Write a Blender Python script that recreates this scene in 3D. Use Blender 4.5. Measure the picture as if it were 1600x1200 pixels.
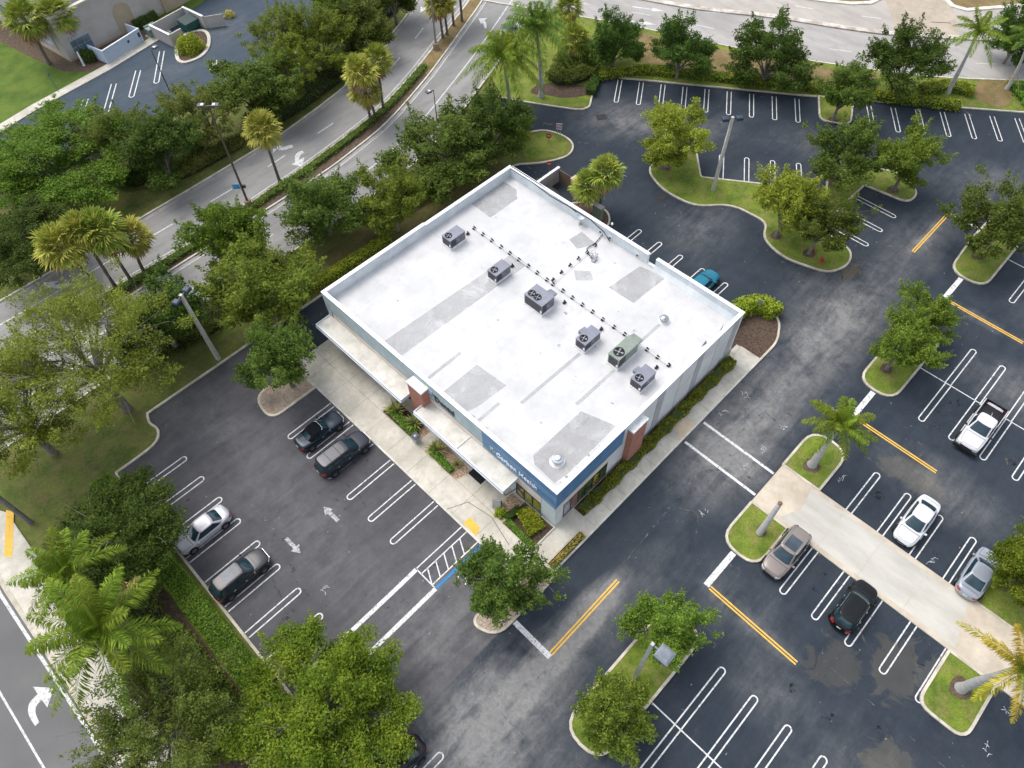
import bpy, math, random
import numpy as np
from mathutils import Vector, Matrix

SC = bpy.context.scene
for o in list(bpy.data.objects):
    bpy.data.objects.remove(o)

# ------------------------------------------------------------------ camera, world, sun, exposure
# World frame: metres, origin at the foot of the building's front corner,
# +X along its right-hand wall, +Y along its front wall, Z up.
FOC, CX, CY, CAMZ = 1127.4, 800.0, 600.0, 54.0
_d = np.array([821.25 - CX, 1374.06 - CY, FOC]); _d /= np.linalg.norm(_d)
_up = -_d
_xr = np.array([1., 0, 0]) - _up[0] * _up; _xr /= np.linalg.norm(_xr)
_yr = np.cross(_up, _xr)
_th = math.radians(45.5)
_X = _xr * math.cos(_th) + _yr * math.sin(_th)
_Y = -_xr * math.sin(_th) + _yr * math.cos(_th)
ROT = np.array([_X, _Y, _up])
def _gp(px, py, z=0.0):
    v = ROT @ np.array([px - CX, py - CY, FOC]); t = (z - CAMZ) / v[2]
    return v[0] * t, v[1] * t, t
_ox, _oy, _ = _gp(866, 824)
def G(px, py, z=0.0):
    """survey point: where the sight line through a photo point meets height z"""
    a, b, _ = _gp(px, py, z); return (a - _ox, b - _oy)
def GT(px, py, z=0.0):
    return _gp(px, py, z)[2]
def GL(pts, z=0.0):
    return [G(x, y, z) for x, y in pts]

cam_d = bpy.data.cameras.new('camera'); cam = bpy.data.objects.new('camera', cam_d)
SC.collection.objects.link(cam)
cam_d.sensor_width = 36.0; cam_d.lens = FOC / 1600 * 36; cam_d.clip_end = 2000; cam_d.clip_start = 0.5
M = Matrix(((ROT[0][0], -ROT[0][1], -ROT[0][2], -_ox), (ROT[1][0], -ROT[1][1], -ROT[1][2], -_oy),
            (ROT[2][0], -ROT[2][1], -ROT[2][2], CAMZ), (0, 0, 0, 1)))
cam.matrix_world = M
SC.camera = cam

SUN_EL, SUN_AZ = 60.0, 97.0          # azimuth: direction towards the sun, degrees from +X counter-clockwise
w = bpy.data.worlds.new("World"); SC.world = w; w.use_nodes = True
nt = w.node_tree
sky = nt.nodes.new('ShaderNodeTexSky'); sky.sky_type = 'NISHITA'; sky.sun_disc = False
sky.sun_elevation = math.radians(SUN_EL); sky.sun_rotation = math.radians(90 - SUN_AZ)
sky.air_density = 1.0; sky.dust_density = 3.0; sky.ozone_density = 1.0
bg = nt.nodes['Background']; bg.inputs[1].default_value = 0.15
# thin bright overcast: the cloud sheet greys the blue of the clear-sky model
hsv = nt.nodes.new('ShaderNodeHueSaturation'); hsv.inputs['Saturation'].default_value = .42; hsv.inputs['Value'].default_value = 1.08
nt.links.new(sky.outputs[0], hsv.inputs['Color']); nt.links.new(hsv.outputs[0], bg.inputs[0])
sd = bpy.data.lights.new('sun', 'SUN'); sd.energy = 0.75; sd.angle = math.radians(34); sd.color = (1.0, 0.95, 0.88)
sun = bpy.data.objects.new('sun', sd); SC.collection.objects.link(sun)
_e, _a = math.radians(SUN_EL), math.radians(SUN_AZ)
sun.rotation_euler = Vector((math.cos(_e) * math.cos(_a), math.cos(_e) * math.sin(_a), math.sin(_e))).to_track_quat('Z', 'Y').to_euler()
sun.location = (0, 0, 80)
SC.view_settings.view_transform = 'Standard'; SC.view_settings.look = 'None'
SC.view_settings.exposure = 0.88; SC.view_settings.gamma = 1.0
try: SC.view_settings.use_curve_mapping = False
except Exception: pass

# ------------------------------------------------------------------ materials
def _base(name):
    m = bpy.data.materials.new(name); m.use_nodes = True
    return m, m.node_tree, m.node_tree.nodes['Principled BSDF']
def _set(b, rough=.6, metal=0, spec=.4, coat=0):
    b.inputs['Roughness'].default_value = rough; b.inputs['Metallic'].default_value = metal
    b.inputs['Specular IOR Level'].default_value = spec; b.inputs['Coat Weight'].default_value = coat
    b.inputs['Coat Roughness'].default_value = .08
def C4(c): return (c[0], c[1], c[2], 1)
def noise(nt, co, scale, detail=5, rough=.6, dist=0):
    n = nt.nodes.new('ShaderNodeTexNoise'); n.inputs['Scale'].default_value = scale
    n.inputs['Detail'].default_value = detail; n.inputs['Roughness'].default_value = rough
    n.inputs['Distortion'].default_value = dist
    nt.links.new(co, n.inputs['Vector']); return n.outputs['Fac']
def ramp(nt, f, a, b, c0=(0, 0, 0), c1=(1, 1, 1)):
    r = nt.nodes.new('ShaderNodeValToRGB'); r.color_ramp.elements[0].position = a; r.color_ramp.elements[1].position = b
    r.color_ramp.elements[0].color = C4(c0); r.color_ramp.elements[1].color = C4(c1)
    nt.links.new(f, r.inputs[0]); return r.outputs[0]
def mixc(nt, f, a, b, mode='MIX'):
    n = nt.nodes.new('ShaderNodeMix'); n.data_type = 'RGBA'; n.blend_type = mode
    for s, v in ((n.inputs['Factor'], f), (n.inputs['A'], a), (n.inputs['B'], b)):
        if isinstance(v, (int, float)): s.default_value = v
        elif isinstance(v, tuple): s.default_value = C4(v)
        else: nt.links.new(v, s)
    return n.outputs['Result']
def mth(nt, op, a, b=None, clamp=False):
    n = nt.nodes.new('ShaderNodeMath'); n.operation = op; n.use_clamp = clamp
    for i, v in enumerate((a, b)):
        if v is None: continue
        if isinstance(v, (int, float)): n.inputs[i].default_value = v
        else: nt.links.new(v, n.inputs[i])
    return n.outputs[0]
def coords(nt, kind='Object'):
    return nt.nodes.new('ShaderNodeTexCoord').outputs[kind]
def scaled(nt, co, s, rot=0, loc=(0, 0, 0)):
    n = nt.nodes.new('ShaderNodeMapping'); n.inputs['Scale'].default_value = s
    n.inputs['Rotation'].default_value = (0, 0, rot); n.inputs['Location'].default_value = loc
    nt.links.new(co, n.inputs['Vector']); return n.outputs[0]
def bump(nt, b, h, strength=.3, dist=.05):
    n = nt.nodes.new('ShaderNodeBump'); n.inputs['Strength'].default_value = strength; n.inputs['Distance'].default_value = dist
    nt.links.new(h, n.inputs['Height']); nt.links.new(n.outputs[0], b.inputs['Normal'])
def plain(name, c, rough=.6, metal=0, spec=.4, coat=0, var=.15, scale=3.0):
    """paint / metal / plastic with a little uneven wear"""
    m, nt, b = _base(name); _set(b, rough, metal, spec, coat)
    f = noise(nt, coords(nt), scale, 6)
    lo = tuple(x * (1 - var) for x in c); hi = tuple(min(1, x * (1 + var)) for x in c)
    nt.links.new(ramp(nt, f, .35, .65, lo, hi), b.inputs['Base Color']); return m
def mottled(name, c1, c2, s1=1.0, c3=None, s3=8.0, k3=.5, rough=.85, a=.38, bb=.62, bmp=0, bs=30, spec=.3, stretch=(1, 1, 1), grain=0, gs=7):
    m, nt, b = _base(name); _set(b, rough, 0, spec)
    co = scaled(nt, coords(nt), stretch)
    col = ramp(nt, noise(nt, co, s1, 7, .62), a, bb, c1, c2)
    if c3:
        k = mth(nt, 'MULTIPLY', ramp(nt, noise(nt, co, s3, 5, .7), .48, .68), k3)
        col = mixc(nt, k, col, c3)
    if grain:       # fine speckle of blades, litter or grit
        lo, hi = 1 - grain, 1 + grain
        col = mixc(nt, 1.0, col, ramp(nt, noise(nt, co, gs, 6, .8), .3, .7, (lo,) * 3, (hi, hi, hi * .95)), 'MULTIPLY')
    nt.links.new(col, b.inputs['Base Color'])
    if bmp: bump(nt, b, noise(nt, co, bs, 4), bmp)
    return m
def worn(name, c, holes=.60, k=.75, rough=.7, scale=5.0, soft=.065):
    """paint or stain rubbed through to what lies below in flecks"""
    m, nt, b = _base(name); _set(b, rough, 0, .2)
    co = coords(nt); n = noise(nt, co, scale, 9, .72, .6)
    lo = tuple(x * .86 for x in c); nt.links.new(ramp(nt, noise(nt, co, 1.3, 5), .35, .65, lo, c), b.inputs['Base Color'])
    f = mth(nt, 'MULTIPLY', ramp(nt, n, holes - soft, holes + soft), k)
    t = nt.nodes.new('ShaderNodeBsdfTransparent'); mx = nt.nodes.new('ShaderNodeMixShader'); nt.links.new(f, mx.inputs[0])
    nt.links.new(b.outputs[0], mx.inputs[1]); nt.links.new(t.outputs[0], mx.inputs[2]); nt.links.new(mx.outputs[0], nt.nodes['Material Output'].inputs[0])
    return m
def leafmat(name, c1, c2, c3, transl=.42, clump=1.1, clumpk=.5):
    m, nt, b = _base(name); _set(b, .6, 0, .12)
    g = nt.nodes.new('ShaderNodeNewGeometry'); oi = nt.nodes.new('ShaderNodeObjectInfo')
    r = nt.nodes.new('ShaderNodeValToRGB'); e = r.color_ramp.elements
    e[0].position = 0; e[0].color = C4(c1); e[1].position = 1; e[1].color = C4(c3); x = e.new(.5); x.color = C4(c2)
    f = noise(nt, coords(nt), clump, 3, .6)
    fac = mth(nt, 'ADD', mth(nt, 'MULTIPLY', g.outputs['Random Per Island'], 1 - clumpk), mth(nt, 'MULTIPLY', ramp(nt, f, .35, .65), clumpk))
    nt.links.new(fac, r.inputs[0])
    hs = nt.nodes.new('ShaderNodeHueSaturation')
    nt.links.new(mth(nt, 'ADD', .485, mth(nt, 'MULTIPLY', oi.outputs['Random'], .03)), hs.inputs['Hue'])
    nt.links.new(mth(nt, 'ADD', .85, mth(nt, 'MULTIPLY', oi.outputs['Random'], .3)), hs.inputs['Value'])
    nt.links.new(r.outputs[0], hs.inputs['Color'])
    nt.links.new(hs.outputs[0], b.inputs['Base Color'])
    if transl:
        t = nt.nodes.new('ShaderNodeBsdfTranslucent'); nt.links.new(hs.outputs[0], t.inputs['Color'])
        mx = nt.nodes.new('ShaderNodeMixShader'); mx.inputs[0].default_value = transl
        out = nt.nodes['Material Output']
        nt.links.new(b.outputs[0], mx.inputs[1]); nt.links.new(t.outputs[0], mx.inputs[2]); nt.links.new(mx.outputs[0], out.inputs[0])
    return m

def asphalt(name, dark, worn, blobs, base=.12, speck=True, muds=(), lift=True):
    """sealed asphalt, worn pale where blobs (x, y, rx, ry, rot degrees, k) say traffic has rubbed the seal off"""
    m, nt, b = _base(name); _set(b, .72, 0, .16)
    co = coords(nt)
    big = noise(nt, co, .14, 9, .64, 1.0)
    fine = noise(nt, scaled(nt, co, (1, 1, 1)), .55, 8, .68, .4)
    streak = noise(nt, scaled(nt, co, (.35, 2.2, 1)), .5, 6, .65, .5)
    tot = None
    for (x, y, rx, ry, rot, k) in blobs:
        mp = nt.nodes.new('ShaderNodeMapping'); mp.vector_type = 'TEXTURE'
        mp.inputs['Location'].default_value = (x, y, 0); mp.inputs['Scale'].default_value = (rx, ry, 50); mp.inputs['Rotation'].default_value = (0, 0, math.radians(rot))
        nt.links.new(co, mp.inputs['Vector'])
        gr = nt.nodes.new('ShaderNodeTexGradient'); gr.gradient_type = 'SPHERICAL'; nt.links.new(mp.outputs[0], gr.inputs[0])
        v = mth(nt, 'MULTIPLY', gr.outputs['Fac'], k)
        tot = v if tot is None else mth(nt, 'ADD', tot, v)
    mix = mth(nt, 'ADD', mth(nt, 'MULTIPLY', big, .38), mth(nt, 'ADD', mth(nt, 'MULTIPLY', fine, .40), mth(nt, 'MULTIPLY', streak, .42)))
    wear = mth(nt, 'MULTIPLY', ramp(nt, mix, .44, .86), .92)
    if tot is None: fac = mth(nt, 'MULTIPLY', wear, base)
    else:
        fac = mth(nt, 'MULTIPLY', wear, mth(nt, 'ADD', mth(nt, 'MULTIPLY', tot, 1.35), base), True)
    fac = mth(nt, 'ADD', fac, mth(nt, 'MULTIPLY', mth(nt, 'MAXIMUM', mth(nt, 'SUBTRACT', tot, .9), 0), .30), True) if tot is not None and lift else fac
    wisp = noise(nt, co, 1.6, 7, .75, 1.5)
    fac = mth(nt, 'MULTIPLY', fac, ramp(nt, wisp, .25, .62, (.45,) * 3, (1, 1, 1)))
    col = mixc(nt, fac, ramp(nt, fine, .3, .7, tuple(x * .82 for x in dark), tuple(x * 1.18 for x in dark)), worn)
    for (x, y, rx, ry, rot, k, c) in muds:
        mp = nt.nodes.new('ShaderNodeMapping'); mp.vector_type = 'TEXTURE'
        mp.inputs['Location'].default_value = (x, y, 0); mp.inputs['Scale'].default_value = (rx, ry, 50); mp.inputs['Rotation'].default_value = (0, 0, math.radians(rot))
        nt.links.new(co, mp.inputs['Vector'])
        gr = nt.nodes.new('ShaderNodeTexGradient'); gr.gradient_type = 'SPHERICAL'; nt.links.new(mp.outputs[0], gr.inputs[0])
        edge = ramp(nt, mth(nt, 'ADD', gr.outputs['Fac'], mth(nt, 'MULTIPLY', mth(nt, 'SUBTRACT', noise(nt, co, .5, 9, .68, 1.4), .5), 2.0)), .30, .46)
        col = mixc(nt, mth(nt, 'MULTIPLY', edge, k), col, c)
    # fine aggregate and stray paint flecks
    ag = noise(nt, co, 14, 3, .8)
    col = mixc(nt, mth(nt, 'MULTIPLY', ramp(nt, ag, .45, .75), .16), col, tuple(min(1, x * 2.6 + .02) for x in dark))
    if speck:
        sp = noise(nt, co, 1.7, 2, .9)
        col = mixc(nt, mth(nt, 'MULTIPLY', ramp(nt, sp, .715, .75), .45), col, (.45, .45, .43))
    nt.links.new(col, b.inputs['Base Color'])
    nt.links.new(ramp(nt, fine, .3, .7, (.62,) * 3, (.85,) * 3), b.inputs['Roughness'])
    bump(nt, b, ag, .25, .01)
    return m

# ------------------------------------------------------------------ mesh helpers
def link(o, parent=None):
    SC.collection.objects.link(o)
    if parent: o.parent = parent
    return o
def tag(o, label=None, cat=None, group=None, kind=None):
    if label: o['label'] = label
    if cat: o['category'] = cat
    if group: o['group'] = group
    if kind: o['kind'] = kind
    return o
def thing(name, label, cat, loc=(0, 0, 0), rz=0, group=None):
    o = bpy.data.objects.new(name, None); o.empty_display_size = .3
    o.location = loc; o.rotation_euler = (0, 0, rz); link(o)
    return tag(o, label, cat, group)
class MB:
    def __init__(s): s.v = []; s.f = []; s.sm = []
    def add(s, verts, faces, smooth=False):
        n = len(s.v); s.v += [tuple(p) for p in verts]
        s.f += [tuple(i + n for i in f) for f in faces]; s.sm += [smooth] * len(faces)
    def box(s, x0, x1, y0, y1, z0, z1):
        s.add([(x0, y0, z0), (x1, y0, z0), (x1, y1, z0), (x0, y1, z0), (x0, y0, z1), (x1, y0, z1), (x1, y1, z1), (x0, y1, z1)],
              [(3, 2, 1, 0), (4, 5, 6, 7), (0, 1, 5, 4), (1, 2, 6, 5), (2, 3, 7, 6), (3, 0, 4, 7)])
    def obox(s, c, ux, hx, hy, z0, z1):
        """box turned in plan: centre c, unit direction ux, half sizes"""
        u = Vector((ux[0], ux[1])).normalized(); n = Vector((-u.y, u.x)); p = []
        for z in (z0, z1):
            for a, b in ((-1, -1), (1, -1), (1, 1), (-1, 1)):
                q = Vector(c[:2]) + u * a * hx + n * b * hy; p.append((q.x, q.y, z))
        s.add(p, [(3, 2, 1, 0), (4, 5, 6, 7), (0, 1, 5, 4), (1, 2, 6, 5), (2, 3, 7, 6), (3, 0, 4, 7)])
    def prism(s, poly, z0, z1, bottom=False):
        n = len(poly)
        a = sum(poly[i][0] * poly[(i + 1) % n][1] - poly[(i + 1) % n][0] * poly[i][1] for i in range(n))
        if a < 0: poly = poly[::-1]
        s.add([(x, y, z0) for x, y in poly] + [(x, y, z1) for x, y in poly],
              [tuple(range(n, 2 * n))] + [(i, (i + 1) % n, n + (i + 1) % n, n + i) for i in range(n)] + ([tuple(range(n))[::-1]] if bottom else []))
    def sheet(s, poly, z):
        n = len(poly)
        a = sum(poly[i][0] * poly[(i + 1) % n][1] - poly[(i + 1) % n][0] * poly[i][1] for i in range(n))
        if a < 0: poly = poly[::-1]
        s.add([(x, y, z) for x, y in poly], [tuple(range(n))])
    def band(s, pts, w, z0, z1=None, closed=False, off=0.0):
        """flat or raised strip of width w along a plan line; off shifts it to the left of the line"""
        pts = [Vector(p[:2]) for p in pts]; n = len(pts)
        L = []; Rr = []
        for i in range(n):
            a = pts[i - 1] if (i > 0 or closed) else None; b = pts[(i + 1) % n] if (i < n - 1 or closed) else None
            d1 = (pts[i] - a).normalized() if a is not None else (b - pts[i]).normalized()
            d2 = (b - pts[i]).normalized() if b is not None else d1
            n1 = Vector((-d1.y, d1.x)); n2 = Vector((-d2.y, d2.x)); m = (n1 + n2)
            m = m.normalized() if m.length > 1e-6 else n1
            k = 1 / max(.4, m.dot(n1))
            L.append(pts[i] + m * k * (off + w / 2)); Rr.append(pts[i] + m * k * (off - w / 2))
        segs = n if closed else n - 1
        if z1 is None:
            s.add([(p.x, p.y, z0) for p in Rr] + [(p.x, p.y, z0) for p in L],
                  [(i, (i + 1) % n, n + (i + 1) % n, n + i) for i in range(segs)])
        else:
            vs = [(p.x, p.y, z) for z in (z0, z1) for q in (Rr, L) for p in q]
            f = []
            for i in range(segs):
                j = (i + 1) % n
                f += [(2 * n + i, 2 * n + j, 3 * n + j, 3 * n + i), (i, j, 2 * n + j, 2 * n + i), (n + j, n + i, 3 * n + i, 3 * n + j)]
            if not closed:
                f += [(0, 2 * n, 3 * n, n), (n - 1, 2 * n - 1, 4 * n - 1, 3 * n - 1)]
            s.add(vs, f)
    def tube(s, pts, r, seg=8, cap=True):
        pts = [Vector(p) for p in pts]; n = len(pts)
        rs = r if isinstance(r, (list, tuple)) else [r] * n
        base = len(s.v); vs = []
        for i in range(n):
            d = (pts[min(i + 1, n - 1)] - pts[max(i - 1, 0)])
            d = d.normalized() if d.length > 1e-9 else Vector((0, 0, 1))
            u = d.cross(Vector((0, 0, 1)) if abs(d.z) < .9 else Vector((1, 0, 0))).normalized(); v = d.cross(u)
            for k in range(seg):
                a = 2 * math.pi * k / seg; vs.append(pts[i] + (u * math.cos(a) + v * math.sin(a)) * rs[i])
        f = []
        for i in range(n - 1):
            for k in range(seg):
                k2 = (k + 1) % seg
                f.append((i * seg + k, i * seg + k2, (i + 1) * seg + k2, (i + 1) * seg + k))
        s.add(vs, f, True)
        if cap:
            s.add(vs[:seg], [tuple(range(seg))]); s.add(vs[-seg:], [tuple(range(seg))[::-1]])
    def lathe(s, prof, c=(0, 0, 0), seg=20, axis='z', smooth=True):
        vs = []; n = len(prof)
        for k in range(seg):
            a = 2 * math.pi * k / seg
            for r, h in prof:
                if axis == 'z': vs.append((c[0] + r * math.cos(a), c[1] + r * math.sin(a), c[2] + h))
                elif axis == 'y': vs.append((c[0] + r * math.cos(a), c[1] + h, c[2] + r * math.sin(a)))
                else: vs.append((c[0] + h, c[1] + r * math.cos(a), c[2] + r * math.sin(a)))
        f = []
        for k in range(seg):
            k2 = (k + 1) % seg
            for i in range(n - 1): f.append((k * n + i, k2 * n + i, k2 * n + i + 1, k * n + i + 1))
        s.add(vs, f, smooth)
    def build(s, name, mat, parent=None, smooth=None):
        me = bpy.data.meshes.new(name); me.from_pydata(s.v, [], s.f)
        sm = s.sm if smooth is None else [smooth] * len(s.f)
        me.polygons.foreach_set('use_smooth', sm); me.materials.append(mat); me.update()
        return link(bpy.data.objects.new(name, me), parent)
def struct(name, mb, mat): return tag(mb.build(name, mat), kind='structure')
def chaikin(p, it=2, closed=True):
    for _ in range(it):
        q = []; n = len(p)
        if not closed: q.append(p[0])
        for i in range(n if closed else n - 1):
            a, b = p[i], p[(i + 1) % n]
            q += [(a[0] * .75 + b[0] * .25, a[1] * .75 + b[1] * .25), (a[0] * .25 + b[0] * .75, a[1] * .25 + b[1] * .75)]
        if not closed: q.append(p[-1])
        p = q
    return p
def fillet(poly, r, seg=5):
    """round every corner; r a number or one per corner"""
    out = []; n = len(poly)
    for i in range(n):
        rr = r[i] if isinstance(r, (list, tuple)) else r
        p = Vector(poly[i]); a = Vector(poly[i - 1]); b = Vector(poly[(i + 1) % n])
        if rr <= 0: out.append(tuple(p)); continue
        d1 = (a - p); d2 = (b - p); k = min(rr, d1.length * .48, d2.length * .48)
        s, e = p + d1.normalized() * k, p + d2.normalized() * k
        for j in range(seg + 1):
            t = j / seg; out.append(tuple(s * (1 - t) ** 2 + p * 2 * t * (1 - t) + e * t * t))
    return out
def smoothline(p, n=6):
    """Catmull-Rom through the points"""
    q = [p[0]] + list(p) + [p[-1]]; out = []
    for i in range(1, len(q) - 2):
        p0, p1, p2, p3 = [Vector(x) for x in q[i - 1:i + 3]]
        for j in range(n):
            t = j / n
            v = .5 * ((2 * p1) + (p2 - p0) * t + (2 * p0 - 5 * p1 + 4 * p2 - p3) * t * t + (3 * p1 - p0 - 3 * p2 + p3) * t ** 3)
            out.append(tuple(v))
    out.append(tuple(p[-1])); return out
def offsetline(p, d):
    p = [Vector(x[:2]) for x in p]; out = []
    for i in range(len(p)):
        t = (p[min(i + 1, len(p) - 1)] - p[max(i - 1, 0)]).normalized()
        q = p[i] + Vector((-t.y, t.x)) * d; out.append((q.x, q.y))
    return out
def text_mesh(name, body, size, depth, mat, parent, matrix, bold=0.0):
    cu = bpy.data.curves.new(name, 'FONT'); cu.body = body; cu.size = size; cu.extrude = depth; cu.offset = bold; cu.resolution_u = 3
    tmp = bpy.data.objects.new(name, cu); SC.collection.objects.link(tmp)
    bpy.context.view_layer.update()
    me = bpy.data.meshes.new_from_object(tmp.evaluated_get(bpy.context.evaluated_depsgraph_get()))
    bpy.data.objects.remove(tmp); me.name = name
    me.transform(matrix); me.materials.clear(); me.materials.append(mat)
    return link(bpy.data.objects.new(name, me), parent)

# ------------------------------------------------------------------ palette
WHITE_PAINT = worn('white_line_paint', (.70, .70, .69), .58, .75)
FADED_PAINT = worn('faded_line_paint', (.48, .48, .49), .53, .75)
ROAD_PAINT = worn('road_line_paint', (.66, .66, .65), .57, .6)
YELLOW_PAINT = worn('yellow_line_paint', (.78, .47, .085), .62, .5)
BLUE_PAINT = plain('blue_line_paint', (.01, .20, .46), .7)
CONCRETE = mottled('walk_concrete', (.44, .415, .36), (.60, .565, .50), .35, (.30, .27, .23), 1.3, .4, .85, bmp=.1, grain=.10, gs=5)
CONCRETE_D = mottled('kerb_concrete', (.42, .38, .31), (.62, .57, .47), .7, (.26, .23, .18), 2.2, .5, .85)
KERB_W = mottled('painted_kerb_concrete', (.50, .48, .42), (.68, .65, .58), .8, (.3, .28, .23), 2.5, .4, .85)
CROSSWALK = mottled('broom_concrete', (.40, .385, .345), (.54, .52, .465), .3, (.31, .29, .25), .8, .35, .9, bmp=.1, stretch=(1, .25, 1))
TANWALK = mottled('tan_concrete', (.46, .36, .25), (.60, .50, .36), .4, (.34, .26, .18), 1.5, .4)
GRASS = mottled('lawn_grass', (.085, .135, .015), (.175, .225, .030), .45, (.23, .185, .075), .8, .75, .95, bmp=.5, bs=16, grain=.38)
GRASS_DRY = mottled('dry_grass', (.16, .115, .05), (.24, .17, .085), .4, (.09, .11, .025), .7, .7, .95, bmp=.5, bs=16, grain=.38)
GRASS_SHADE = mottled('rough_grass', (.070, .10, .020), (.14, .155, .038), .4, (.16, .125, .06), .7, .8, .95, bmp=.5, bs=14, grain=.38)
LAWN = mottled('mown_lawn', (.055, .105, .012), (.10, .155, .020), .35, (.13, .15, .03), .6, .5, .95, bmp=.4, bs=18, grain=.38)
MULCH = mottled('bark_mulch', (.045, .03, .022), (.11, .075, .055), 5, (.17, .12, .09), 9, .5, .95, bmp=.7, bs=22, grain=.45, gs=9)
MULCH_R = mottled('red_mulch', (.075, .05, .036), (.14, .10, .075), 4, (.08, .075, .035), 3, .5, .95, bmp=.7, bs=22, grain=.45, gs=9)
PEBBLE = mottled('river_pebbles', (.22, .13, .08), (.52, .38, .26), 7, (.62, .52, .42), 10, .5, .8, .42, .58, bmp=.9, bs=14)
GRAVEL = mottled('pale_gravel', (.27, .21, .16), (.46, .38, .30), 6, (.40, .24, .14), .7, .5, .9, bmp=.7, bs=16)
ROADGREY = mottled('road_asphalt', (.215, .212, .205), (.275, .27, .26), .25, (.155, .152, .148), .9, .55, .85, stretch=(.3, 1, 1), bmp=.1)
ROADPALE = mottled('pale_road_asphalt', (.34, .315, .285), (.43, .395, .355), .22, (.26, .24, .22), .8, .5, .85, stretch=(1, .35, 1))
ROADDRIVE = mottled('tan_drive_asphalt', (.34, .29, .225), (.43, .37, .30), .3, (.28, .24, .19), .9, .5)
ROADNEW = mottled('cross_street_asphalt', (.125, .125, .125), (.155, .155, .153), .3, (.09, .09, .09), 1.2, .3)

LOT = asphalt('sealed_lot_asphalt', (.0185, .0275, .040), (.235, .23, .222), [
    (-3.5, -6.4, 5.5, 1.5, 0, 1.6), (4.5, -15.5, 1.0, 5, 0, .7), (51.5, -6, 5.5, 1.2, 0, 1.0), (44, -15, 1.0, 5, 0, .7), (15, -6, 2.2, 5, 0, 1.1), (-22, -20, 12, 14, 0, .9),
    (27, -5.6, 22, 4.6, 0, 1.25), (15, -6.2, 8, 5, 0, .8), (36, -4, 9, 6, 15, .7), (47, 4, 9, 9, 0, .28), (50, -6, 8, 4, 0, .6),
    (48, 25, 9, 4.5, -55, .75), (44, 30, 7, 5, -50, .9), (57, 9, 9, 4, -58, .45), (-7, -6.5, 9, 2.0, 0, 1.5), (-14, -6.5, 9, 5.5, 0, 2.0), (-2, -8, 10, 3, 0, .55),
    (24.5, -20.5, 3.5, 7, 0, .8), (38, -21, 4, 6, 0, .8), (5, -14, 4, 6, 0, .35), (-2, -26, 8, 6, 0, .45), (1.5, -19, 3, 4, 0, .5),
    (36, 12, 7, 5, 20, .6), (64, -8, 10, 5, -50, .55), (46, 12, 4, 3, 0, .4), (60, -20, 20, 6, 0, .5), (-16, -14, 8, 5, 0, 1.0)],
    base=.15, muds=[(9, -24.6, 3.6, 2.6, 20, .26, (.15, .125, .085)), (6.2, -21.5, 2.6, 3.2, 40, .26, (.12, .105, .07)),
                    (10.2, -27, 2.8, 2.2, 0, .35, (.11, .11, .10)), (3.2, -27.5, 2.4, 3.0, 10, .35, (.13, .115, .08)),
                    (24, -18.5, 2.0, 4.5, 0, .28, (.15, .13, .09)), (41, -2.8, 2.2, 1.2, 0, .5, (.15, .115, .06)), (1, -28, 4, 3, 0, .25, (.14, .13, .115))])
LOTF = asphalt('weathered_lot_asphalt', (.056, .055, .062), (.175, .172, .172), [
    (-13.5, 14, 4.2, 22, 0, .5), (-11, 1, 8, 6, 35, .75), (-9, -1.5, 6, 3, 20, .7), (-14, 28, 6, 6, 0, .3), (-20, -3, 8, 8, 0, .6)], base=.55, speck=True)
LANE = asphalt('lane_asphalt', (.028, .030, .036), (.16, .155, .145), [], base=.2, speck=False)
UPLOT = asphalt('neighbour_lot_asphalt', (.036, .055, .078), (.24, .235, .225), [(22, 83, 6, 5, 0, .5), (12, 79, 10, 4, 0, .25)], base=.2)

# ------------------------------------------------------------------ ground
mb = MB(); mb.sheet([(-500, -500), (700, -500), (700, 700), (-500, 700)], -.06)
struct('ground', mb, GRASS_SHADE)

# roads ------------------------------------------------------------------
RL = smoothline([(-70, 56), (-40, 56.1), (-20.8, 56.2), (-5.2, 56.8), (10.7, 57.5), (17, 58.2), (25.9, 60.0), (35.2, 63.8), (45.1, 68.6), (58, 76), (72, 85)])
ML = smoothline([(-16.5, 49.3), (-8.7, 49.2), (-.6, 49.3), (7, 50.1), (12.2, 50.5), (23.3, 52.2), (31.3, 54.7), (39.2, 58.0), (50.8, 63.2), (57, 66.5)])
MR = smoothline([(-16.5, 47.0), (-11, 47.2), (-2, 47.5), (6, 47.8), (13.5, 48.2), (18.1, 48.8), (24.6, 50.1), (33.2, 53.2), (39.8, 56.1), (51.8, 61.7), (57.6, 65)])
LRL = smoothline([(-45, 42.3), (-21, 42.9), (-15.5, 43.1), (0, 43.9), (15.3, 44.8), (20, 45.3), (27.3, 47.2), (34, 49.7), (42.4, 53.1), (48, 55.6), (58, 60.2)])
RR = offsetline(LRL, -3.7)
NEAR = smoothline([(52, 62), (55, 55.5), (58.3, 48.7), (61.4, 41.7), (66.6, 28.4), (70.2, 20.6), (74, 13.4), (78.2, 6.4), (85.5, -2.5), (96, -14), (120, -40)])
mb = MB(); mb.sheet(RL + [(80, 92), (90, 70)] + [(62, 62)] + RR[::-1] + [(-70, 38.5)], .0)
struct('main_road', mb, ROADGREY)
FAR1 = smoothline([(58, 68), (63, 55.5), (67.2, 45.9), (70.9, 37.6), (75.9, 29.2), (80, 20.7), (83.3, 14.8), (88.5, 7.7), (95.5, -1), (106, -12), (130, -38)])
mb = MB(); mb.sheet(NEAR + FAR1[::-1], .008); struct('side_road', mb, mottled('grey_side_road', (.30, .288, .275), (.38, .36, .34), .22, (.22, .212, .204), .8, .5, stretch=(1, .35, 1)))
mb = MB(); mb.sheet(offsetline(FAR1, .3) [::-1] + offsetline(FAR1, 14), .004); struct('far_road', mb, ROADPALE)
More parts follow.
